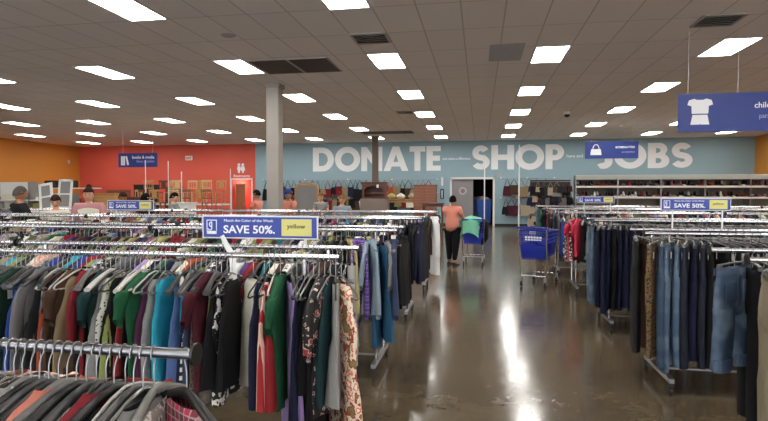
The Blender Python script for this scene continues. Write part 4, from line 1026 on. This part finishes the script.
def bag_at(x, y, z, col, where, s=1, k=None):
    k = R.randrange(5) if k is None else k
    o = obj('handbag', BG[k], loc=(x, y, z)); o.scale = (s, 1, s); n[(col, where)] = n.get((col, where), 0)+1
    for q in (0, 1): o.material_slots[q].link = 'OBJECT'; o.material_slots[q].material = CL[col]
    tag(o, f'{ordn(n[(col, where)]-1)} {col} handbag from the left on the {where}', 'handbag', f'handbags on the {where}')
x = -11.0
while x < -2.3:
    c_ = 'black' if R.random() < .5 else R.choice(['brown', 'dark red', 'tan', 'charcoal', 'navy', 'beige'])
    if -5 < x < -2.4 and R.random() < .5: c_ = R.choice(['orange', 'red', 'tan', 'brown'])
    bag_at(x, BACK-.3, 2.255, c_, 'long wall rail', R.uniform(1.2, 1.9)); x += R.uniform(.2, .36)
wall_rail(-9.6, -2.1, 1.62, 'lower grey wall rail of handbags left of the doorway')
x = -9.4
while x < -2.3:
    c_ = R.choice(['black', 'black', 'brown', 'dark red', 'tan', 'charcoal', 'navy', 'beige', 'cream', 'olive'])
    bag_at(x, BACK-.3, 1.605, c_, 'long lower wall rail', R.uniform(1.2, 1.7)); x += R.uniform(.22, .34)
for i, (x, c_, s) in enumerate([(1.3, 'maroon', 1.5), (1.62, 'brown', 1.4), (1.95, 'tan', 1.6), (2.3, 'tan', 1.5), (2.7, 'brown', 1.4), (3.1, 'maroon', 1.3)]): bag_at(x, BACK-.3, 2.305, c_, 'short wall rail', s)
wall_rail(1.0, 2.5, 1.35, 'lower wall rail of handbags right of the doorway')
for i, (x, c_, s) in enumerate([(1.25, 'black', 1.4), (1.5, 'maroon', 1.5), (1.8, 'plum', 1.4), (2.1, 'beige', 1.5)]): bag_at(x, BACK-.3, 1.335, c_, 'lower wall rail', s)

# accessories gondola crammed with dark bags (between cart and shoe shelving)
t = empty('pegboard_stand', (2.75, 23.0, 0), 'dark pegboard stand crammed with bags behind the empty blue cart', 'display stand')
MB().bb(-.78, .78, -.02, .02, .1, 2.15).build('pegboard', mat('pegboard', '#3b3632', .8), t)
MB().bb(-.8, .8, -.3, .3, 0, .1).build('base', M['white'], t)
for s in (-1, 1): MB().bb(s*.79-.02, s*.79+.02, -.03, .03, 0, 2.2).build('upright', M['steel'], t)
for r_ in range(5):
    z = 2.08-r_*.4
    MB().tube([(-.76, -.14, z), (.76, -.14, z)], .008, 6).build('bar', M['steel'], t, smooth=True)
    for k in range(13):
        bag_at(2.75-.72+.12*k, 22.86+R.uniform(-.04, .02), z-.01, R.choice(['black', 'black', 'brown', 'charcoal', 'navy', 'beige', 'grey', 'maroon', 'light grey']), f"pegboard stand's {ordn(r_)} row down", R.uniform(.7, 1.05))

# ------------------------------------------------------------------ back left: furniture
def chair_obj(x, y, z, rz, label, wood='woodpale', back='slat'):
    t = empty('dining_chair', (x, y, z), label, 'chair', rz=rz, group='stacked wooden chairs')
    MB().box((0, 0, .445), (.42, .42, .035)).build('seat', M[wood], t, bevel=.01)
    for sx in (-1, 1):
        MB().tube([(sx*.18, -.18, 0), (sx*.18, -.18, .43)], .018, 8).build('leg', M[wood], t)
        MB().tube([(sx*.18, .18, 0), (sx*.18, .18, .45), (sx*.19, .25, .92)], .02, 8).build('leg', M[wood], t)
    m = MB(); m.box((0, .245, .9), (.42, .03, .08)); m.box((0, .21, .62), (.38, .025, .05))
    if back == 'slat':
        for k in range(4): m.tube([(-.12+.08*k, .21, .62), (-.12+.08*k, .242, .88)], .009, 6)
    else: m.box((0, .226, .75), (.2, .02, .26))
    m.build('backrest', M[wood], t)
    m = MB()
    for sx in (-1, 1): m.tube([(sx*.18, -.18, .2), (sx*.18, .18, .2)], .01, 6)
    m.tube([(-.18, -.18, .24), (.18, -.18, .24)], .01, 6); m.build('stretcher', M[wood], t)
    return t
def deck(x0, x1, y, zs, d, label, mt='steel'):
    t = empty('storage_rack', ((x0+x1)/2, y, 0), label, 'storage rack'); h = (x1-x0)/2
    for z in zs: MB().bb(-h, h, -d/2, d/2, z-.05, z).build('shelf', M['whiteplastic'], t)
    for sx in (-1, 1):
        for sy in (-1, 1): MB().bb(sx*(h-.02)-.02, sx*(h-.02)+.02, sy*(d/2-.02)-.02, sy*(d/2-.02)+.02, 0, zs[-1]-.0).build('post', M['steel'], t)
    return t
deck(-13.15, -9.6, 19.2, [.15, .82], .7, 'grey storage rack carrying the front row of wooden chairs')
deck(-13.45, -9.9, 20.6, [.2, 1.2], .7, 'grey storage rack carrying the back row of wooden chairs')
cl = ['woodpale', 'wood', 'wooddark', 'woodmid']
wn = {'woodpale': 'pale wooden', 'wood': 'honey brown', 'wooddark': 'dark brown', 'woodmid': 'reddish brown'}
xw = {}
for i in range(8):
    w_ = ['wood', 'wooddark', 'wood', 'wooddark', 'woodpale', 'woodmid', 'wood', 'woodmid'][i]; k = ('front', w_); xw[k] = xw.get(k, 0)
    chair_obj(-12.85+.42*i, 19.2, .82, R.uniform(-.15, .15)+(PI if i % 3 else 0), f'{wn[w_]} chair on the front storage rack, {ordn(xw[k])} of its colour from its left', w_, 'slat' if i % 2 else 'splat'); xw[k] += 1
for i in range(8):
    w_ = ['wood', 'wooddark', 'woodpale', 'woodpale', 'woodpale', 'wood', 'woodpale', 'wood'][i]; k = ('back', w_); xw[k] = xw.get(k, 0)
    chair_obj(-13.15+.42*i, 20.6, 1.2, R.uniform(-.1, .1)+(0 if i % 3 else PI), f'{wn[w_]} chair on the back storage rack, {ordn(xw[k])} of its colour from its left', w_, 'splat' if i % 2 else 'slat'); xw[k] += 1
def cabinet(x, y, w_, h_, d, label, mt, doors=2, name='cabinet', drawers=0):
    t = empty(name, (x, y, 0), label, 'cabinet')
    MB().bb(-w_/2, w_/2, -d/2, d/2, .06, h_-.03).build('body', M[mt], t, bevel=.005)
    MB().bb(-w_/2-.03, w_/2+.03, -d/2-.03, d/2+.02, h_-.03, h_).build('top', M[mt], t, bevel=.006)
    MB().bb(-w_/2+.02, w_/2-.02, -d/2+.03, d/2, 0, .06).build('plinth', M['dark'], t)
    for k in range(doors):
        a = -w_/2+w_*k/doors; b_ = a+w_/doors
        dd = MB().bb(a+.012, b_-.012, -d/2-.018, -d/2, .1, h_-.06).build('door', M[mt], t, bevel=.004)
        MB().bb(b_-.06, b_-.045, -d/2-.04, -d/2-.018, h_*.5, h_*.5+.1).build('handle', M['steel'], dd)
    for k in range(drawers):
        z0 = .1+(h_-.16)*k/drawers; z1 = .1+(h_-.16)*(k+1)/drawers
        dd = MB().bb(-w_/2+.015, w_/2-.015, -d/2-.018, -d/2, z0+.006, z1-.006).build('drawer', M[mt], t, bevel=.004)
        for s in (-1, 1): MB().lathe([(0, 0), (.014, 0), (.014, -.02), (0, -.02)], (s*w_*.25, -d/2-.018, (z0+z1)/2), 10, 'Y').build('knob', M['steel'], dd)
    return t
# arched hutch on a taupe base
t = empty('hutch', (-3.86, 20.3, 0), 'dark wooden hutch with an arched opening in front of the brown column', 'hutch')
MB().bb(-.5, .5, -.3, .3, 0, 1.42).build('base_cabinet', M['taupe'], t, bevel=.006)
m = MB(); arch = [(-.44, 1.42), (.44, 1.42), (.44, 1.99), (-.44, 1.99)]; hole = [(-.36, 1.48), (.36, 1.48), (.36, 1.70)]+arc(0, 1.70, .36, 0, 180, 16, .2)[1:]
m.mesh(flat_me([arch, hole], .03), Matrix.Translation((0, -.2, 0)))
m.build('arched_front', M['wooddark'], t)
m = MB(); m.bb(-.44, -.41, -.2, .25, 1.42, 1.99); m.bb(.41, .44, -.2, .25, 1.42, 1.99); m.bb(-.44, .44, .23, .25, 1.42, 1.99); m.build('case', M['wooddark'], t)
m = MB(); m.bb(-.48, .48, -.26, .28, 1.99, 2.04); m.build('cornice', M['wooddark'], t, bevel=.01)
MB().bb(-.41, .41, -.19, .23, 1.62, 1.64).build('shelf', M['woodmid'], t)
MB().bb(-.14+.25, -.06+.25, -.245, -.235, 1.82, 1.94).build('price_tag', M['tag'], t)
cabinet(-1.97, 20.3, .8, 1.93, .5, 'reddish brown tall two-door cabinet right of the arched hutch', 'woodmid')
def table(x, y, w_, d, h_, label, mt, name='side_table'):
    t = empty(name, (x, y, 0), label, 'table')
    MB().bb(-w_/2, w_/2, -d/2, d/2, h_-.035, h_).build('table_top', M[mt], t, bevel=.008)
    MB().bb(-w_/2+.04, w_/2-.04, -d/2+.04, d/2-.04, h_-.12, h_-.035).build('apron', M[mt], t)
    for sx in (-1, 1):
        for sy in (-1, 1): MB().tube([(sx*(w_/2-.06), sy*(d/2-.06), 0), (sx*(w_/2-.06), sy*(d/2-.06), h_-.1)], [.018, .028], 8).build('leg', M[mt], t)
    return t
table(-1.55, 18.6, .75, .5, 1.3, 'tall brown side table before the reddish cabinet', 'wooddark')
table(-3.0, 21.5, 1.5, .8, 1.38, 'high wooden table between the hutch and the tall cabinet', 'wood', 'high_table')
for k, (x, c_) in enumerate([(-3.4, 'yellow'), (-3.05, 'cream'), (-2.6, 'beige')]):
    m = MB(); r = random.Random(k); rings = []
    for j in range(8):
        f = j/7; rings.append([((.17*math.sin(PI*(f*.85+.12)))*math.cos(a)*(1+.1*math.sin(3*a+k)), (.12*math.sin(PI*(f*.85+.12)))*math.sin(a), .25*f) for a in [2*PI*i/14 for i in range(14)]])
    m.loft(rings); tag(m.build('plush_bag', CL[c_], smooth=True, loc=(x, 21.4, 1.3805)), f'{c_} soft cloth bag sitting on the high wooden table', 'bag', 'bags on the high table')
cabinet(-12.9, 17.6, .8, 1.62, .45, 'honey wooden dresser left of the front chair rack', 'wood', 0, 'dresser', 4)
cabinet(-11.9, 17.4, .6, 1.5, .4, 'dark wooden chest of drawers before the front chair rack', 'wooddark', 0, 'dresser', 4)
cabinet(-14.9, 21.0, .8, 1.75, .45, 'reddish wooden cabinet between the pumpkin bowl and black cabinet', 'woodmid')
# upholstered screen (round-cornered wooden frame)
t = empty('room_screen', (-5.75, 18, 0), 'round-cornered wooden framed screen with pale fabric right of the steel column', 'screen')
fr = [(-.42, 0), (.42, 0), (.42, 1.75)]+arc(.2, 1.75, .22, 0, 90, 6)+arc(-.2, 1.75, .22, 90, 180, 6)
inn = [(-.36, .1), (.36, .1), (.36, 1.72)]+arc(.2, 1.72, .17, 0, 90, 6)+arc(-.2, 1.72, .17, 90, 180, 6)
m = MB(); m.mesh(flat_me([fr, inn], .06)); m.build('frame', M['wood'], t)
m = MB(); m.mesh(flat_me([inn], .02), Matrix.Translation((0, -.02, 0))); m.build('fabric_panel', CL['light grey'], t)
# wardrobes and dark furniture before the red wall, left of chairs
cabinet(-14.0, 21.6, .9, 1.98, .5, 'black tall cabinet left of the wooden chairs', 'dark')
cabinet(-13.2, 22.4, .55, 1.9, .45, 'dark brown narrow cabinet beside the black tall cabinet', 'wooddark', 1)
cabinet(-16.4, 17.6, .55, 1.9, .4, 'pale grey cabinet left of the tall poles', 'white')
cabinet(-9.0, 12.9+3, .5, 1.35, .4, 'pale grey low cabinet under the chairs, behind the shoppers', 'white', drawers=4, doors=0)
m = MB(); m.lathe([(0, 0), (.12, .0), (.2, .08), (.21, .15), (.16, .22), (.06, .25), (0, .25)], (-16.05, 20.0, 1.3005), 20)
tb = table(-15.9, 20.0, 1.0, .6, 1.3, 'tall brown table under the orange pumpkin bowl', 'wooddark')
tag(m.build('pumpkin_bowl', CL['orange'], smooth=True), 'round orange pumpkin-like bowl on the tall brown table', 'bowl')
# upright framed art leaning, and white gondola with goods near the orange wall
def wshelf(x, y, w_, zs, label, top=2.05):
    t = empty('display_shelf', (x, y, 0), label, 'shelf', group='white display shelving')
    MB().bb(-w_/2, w_/2, .2, .24, 0, top).build('back_panel', M['white'], t)
    for z in zs: MB().bb(-w_/2, w_/2, -.22, .2, z-.035, z).build('shelf', M['white'], t)
    for s in (-1, 1): MB().bb(s*w_/2-.015, s*w_/2+.015, -.2, .22, 0, top).build('upright', M['steel'], t)
    return t
ZS = [.3, .75, 1.12, 1.42]
pos = [(-16.6, 15.9), (-15.1, 15.9), (-13.6, 15.9)]
for k, (x, y) in enumerate(pos): wshelf(x, y, 1.45, ZS, f'white goods shelving unit, {ordn(k)} of three before the orange wall', 2.0 if k < 2 else 1.62)
gc = {}
def goods(x, y, z, kind, col, where, mt=None):
    m = MB()
    if kind == 'mug': m.lathe([(0, 0), (.04, 0), (.045, .1), (.038, .1), (.034, .01), (0, .01)], n=14); m.tube([(.04, 0, .08), (.075, 0, .07), (.075, 0, .04), (.042, 0, .025)], .007, 6)
    elif kind == 'vase': m.lathe([(0, 0), (.05, 0), (.085, .09), (.06, .2), (.03, .25), (.045, .29), (0, .29)], n=14)
    elif kind == 'box': m.box((0, 0, .09), (.18, .14, .18))
    elif kind == 'toaster': m.box((0, 0, .1), (.27, .17, .18)); m.box((0, 0, .192), (.2, .03, .004)); m.box((.14, 0, .12), (.02, .03, .02))
    elif kind == 'book': m.box((0, 0, .12), (.035, .16, .24))
    gc[(col, kind, where)] = gc.get((col, kind, where), 0)+1
    tag(m.build(kind if kind != 'box' else 'packing_box', CL[col], smooth=kind in ('mug', 'vase'), loc=(x, y, z+.0005)), f'{col} {kind} on the {where}, {ordn(gc[(col, kind, where)]-1)} such from its left', kind if kind != 'box' else 'box', f'goods on the {where}')
for u, (x0, y) in enumerate(pos):
    for lv, z in enumerate(ZS[1:]):
        x = x0-.62
        while x < x0+.62:
            kd = R.choice(['mug', 'vase', 'box', 'toaster', 'vase', 'mug'])
            c_ = (R.choice(['maroon', 'dark red', 'grey', 'black', 'white', 'brown']) if u == 0 else R.choice(['yellow', 'cream', 'white', 'beige', 'light grey', 'lime green']))
            goods(x, y-.02, z, kd, c_, f"{ordn(u)} goods unit's {['lowest', 'middle', 'top'][lv]} shelf"); x += {'mug': .16, 'vase': .2, 'box': .24, 'toaster': .34}[kd]
def frame_pic(x, y, z, w_, h_, label, tilt=0):
    t = empty('picture_frame', (x, y, z), label, 'picture frame'); t.rotation_euler = (-.12, tilt, 0)
    m = MB()
    for s in (-1, 1): m.bb(s*(w_/2-.03)-.03, s*(w_/2-.03)+.03, -.015, .015, 0, h_); m.bb(-w_/2, w_/2, -.015, .015, (0 if s < 0 else h_-.06), (.06 if s < 0 else h_))
    m.bb(-w_/2, w_/2, -.012, .012, h_*.5-.02, h_*.5+.02); m.build('frame', M['white'], t)
    MB().bb(-w_/2+.03, w_/2-.03, 0, .008, .03, h_-.03).build('panel', CL['light grey'], t)
frame_pic(-10.65, 12.2, 1.22, .38, .68, 'white window-like frame leaning at a tilt between the shoppers', -.15)
frame_pic(-11.0, 13.2, 1.22, .42, .8, 'white upright frame standing behind the tilted one')
tb = table(-10.8, 12.7, 1.1, 1.5, 1.2, 'white high display table under the picture frames', 'white', 'display_table')
# dark microwaves before the orange wall
def microwave(x, y, z, label):
    t = empty('microwave', (x, y, z), label, 'microwave')
    MB().bb(-.25, .25, -.2, .2, 0, .3).build('body', M['black'], t, bevel=.01)
    d_ = MB().bb(-.24, .12, -.215, -.2, .02, .28).build('door', mat('mw_glass', '#3a3230', .15), t); MB().bb(.09, .105, -.24, -.215, .05, .25).build('handle', M['steel'], d_)
    MB().bb(.13, .24, -.212, -.2, .02, .28).build('control_panel', M['grille'], t)
deck(-19.6, -15.9, 21.0, [.6, 1.25, 1.85], .6, 'storage rack before the orange wall carrying two microwaves')
microwave(-18.0, 21.0, 1.8505, 'black microwave on the storage rack, the left one')
microwave(-17.2, 21.0, 1.8505, 'black microwave on the storage rack, the right one')
for k in range(5): goods(-19.2+.28*k, 21.0, 1.85, 'box', ['white', 'cream', 'light grey', 'white', 'beige'][k], 'microwave storage rack')
# blue wheeled bins and heads of goods in the stockroom doorway
for k, (x, y) in enumerate([(.22, BACK+.7), (-.15, BACK+1.5)]):
    t = empty('rolling_bin', (x, y, 0), ['blue rolling bin filled with pale laundry just inside the stockroom', 'blue rolling bin behind the first in the dark stockroom'][k], 'bin')
    m = MB(); o_ = []
    for z, s in ((.12, .82), (1.3, 1), (1.3, .94), (.17, .76)):
        o_.append([(sx*.36*s, sy*.32*s, z) for sx, sy in ((-1, -1), (1, -1), (1, 1), (-1, 1))])
    m.loft(o_); m.build('tub', M['bluebin'], t)
    m = MB()
    for i in range(5): m.bb(-.28+.14*i-.006, -.28+.14*i+.006, -.335, -.31, .2, 1.28)
    m.build('rib', M['bluebin'], t)
    for sx in (-1, 1):
        for sy in (-1, 1):
            w_ = MB(); wheel(w_, sx*.22, sy*.2, .06); w_.build('wheel', M['rubber'], t)
    m = MB(); rr = random.Random(k)
    for i in range(9):
        q = (rr.uniform(-.2, .2), rr.uniform(-.18, .18), 1.24+rr.uniform(0, .12)); m.lathe([(0, -.1), (.1, -.06), (.13, 0), (.09, .07), (0, .1)], q, 10)
    lo = m.build('laundry', CL['beige'] if k == 0 else CL['light grey'], smooth=True, loc=(x, y, 0)); tag(lo, ['beige pile of cloth heaped on the front rolling bin', 'pale grey pile of cloth on the rear rolling bin'][k], 'laundry', kind='stuff')
# small wall fixtures
t = empty('wall_phone', (-1.87, BACK-.001, 1.32), 'white and black wall phone left of the doorway', 'phone')
MB().bb(-.09, .09, -.05, 0, 0, .5).build('base', M['black'], t, bevel=.01); MB().tube([(0, -.06, .05), (0, -.09, .12), (0, -.09, .36), (0, -.06, .43)], .03, 8).build('handset', M['whiteplastic'], t, smooth=True)
tag(MB().bb(-1.92, -1.82, BACK-.04, BACK, 1.98, 2.4).build('thermostat_box', M['whiteplastic'], bevel=.006), 'narrow white wall box above the phone', 'wall box')
tag(MB().bb(.83, 1.13, BACK-.1, BACK, 2.38, 2.55).build('alarm_horn', M['steel'], bevel=.02), 'small dark alarm horn at the doorway upper right corner', 'alarm')
t = empty('exit_sign', (-15.55, BACK-.001, 3.5), 'small white exit sign high on the red wall', 'exit sign')
MB().bb(-.2, .2, -.05, 0, -.12, .12).build('housing', M['whiteplastic'], t, bevel=.006)
me = text_me('EXIT', .12, .003, .02, .3); me.materials.append(M['redink']); obj('lettering', me, t, loc=(-.15, -.05, -.06))
t = empty('alarm_strobe', (XL+.001, 27.0, 3.3), 'small pinkish white alarm strobe on the orange left wall', 'alarm')
MB().bb(0, .06, -.08, .08, -.12, .12).build('housing', mat('strobe', '#d9b7ae', .4), t, bevel=.01); MB().bb(.06, .08, -.04, .04, -.02, .06).build('lens', M['whiteplastic'], t)
# ------------------------------------------------------------------ light, camera, world
sc = bpy.context.scene
w = bpy.data.worlds.new('daylight'); sc.world = w; w.use_nodes = True
w.node_tree.nodes['Background'].inputs[0].default_value = (.85, .93, 1, 1); w.node_tree.nodes['Background'].inputs[1].default_value = 2.2
cam = bpy.data.cameras.new('camera'); cam.lens = 26.0; cam.sensor_width = 36; cam.clip_end = 200; cam.clip_start = .05
co = bpy.data.objects.new('camera', cam); C.objects.link(co); sc.camera = co
co.location = (0, 0, 1.68); co.rotation_euler = (PI/2-math.atan(18.8/554.7), 0, math.atan(96/554.7))
sc.view_settings.view_transform = 'Standard'; sc.view_settings.look = 'None'; sc.view_settings.gamma = 1; sc.view_settings.use_curve_mapping = False
sc.view_settings.exposure = 1.3
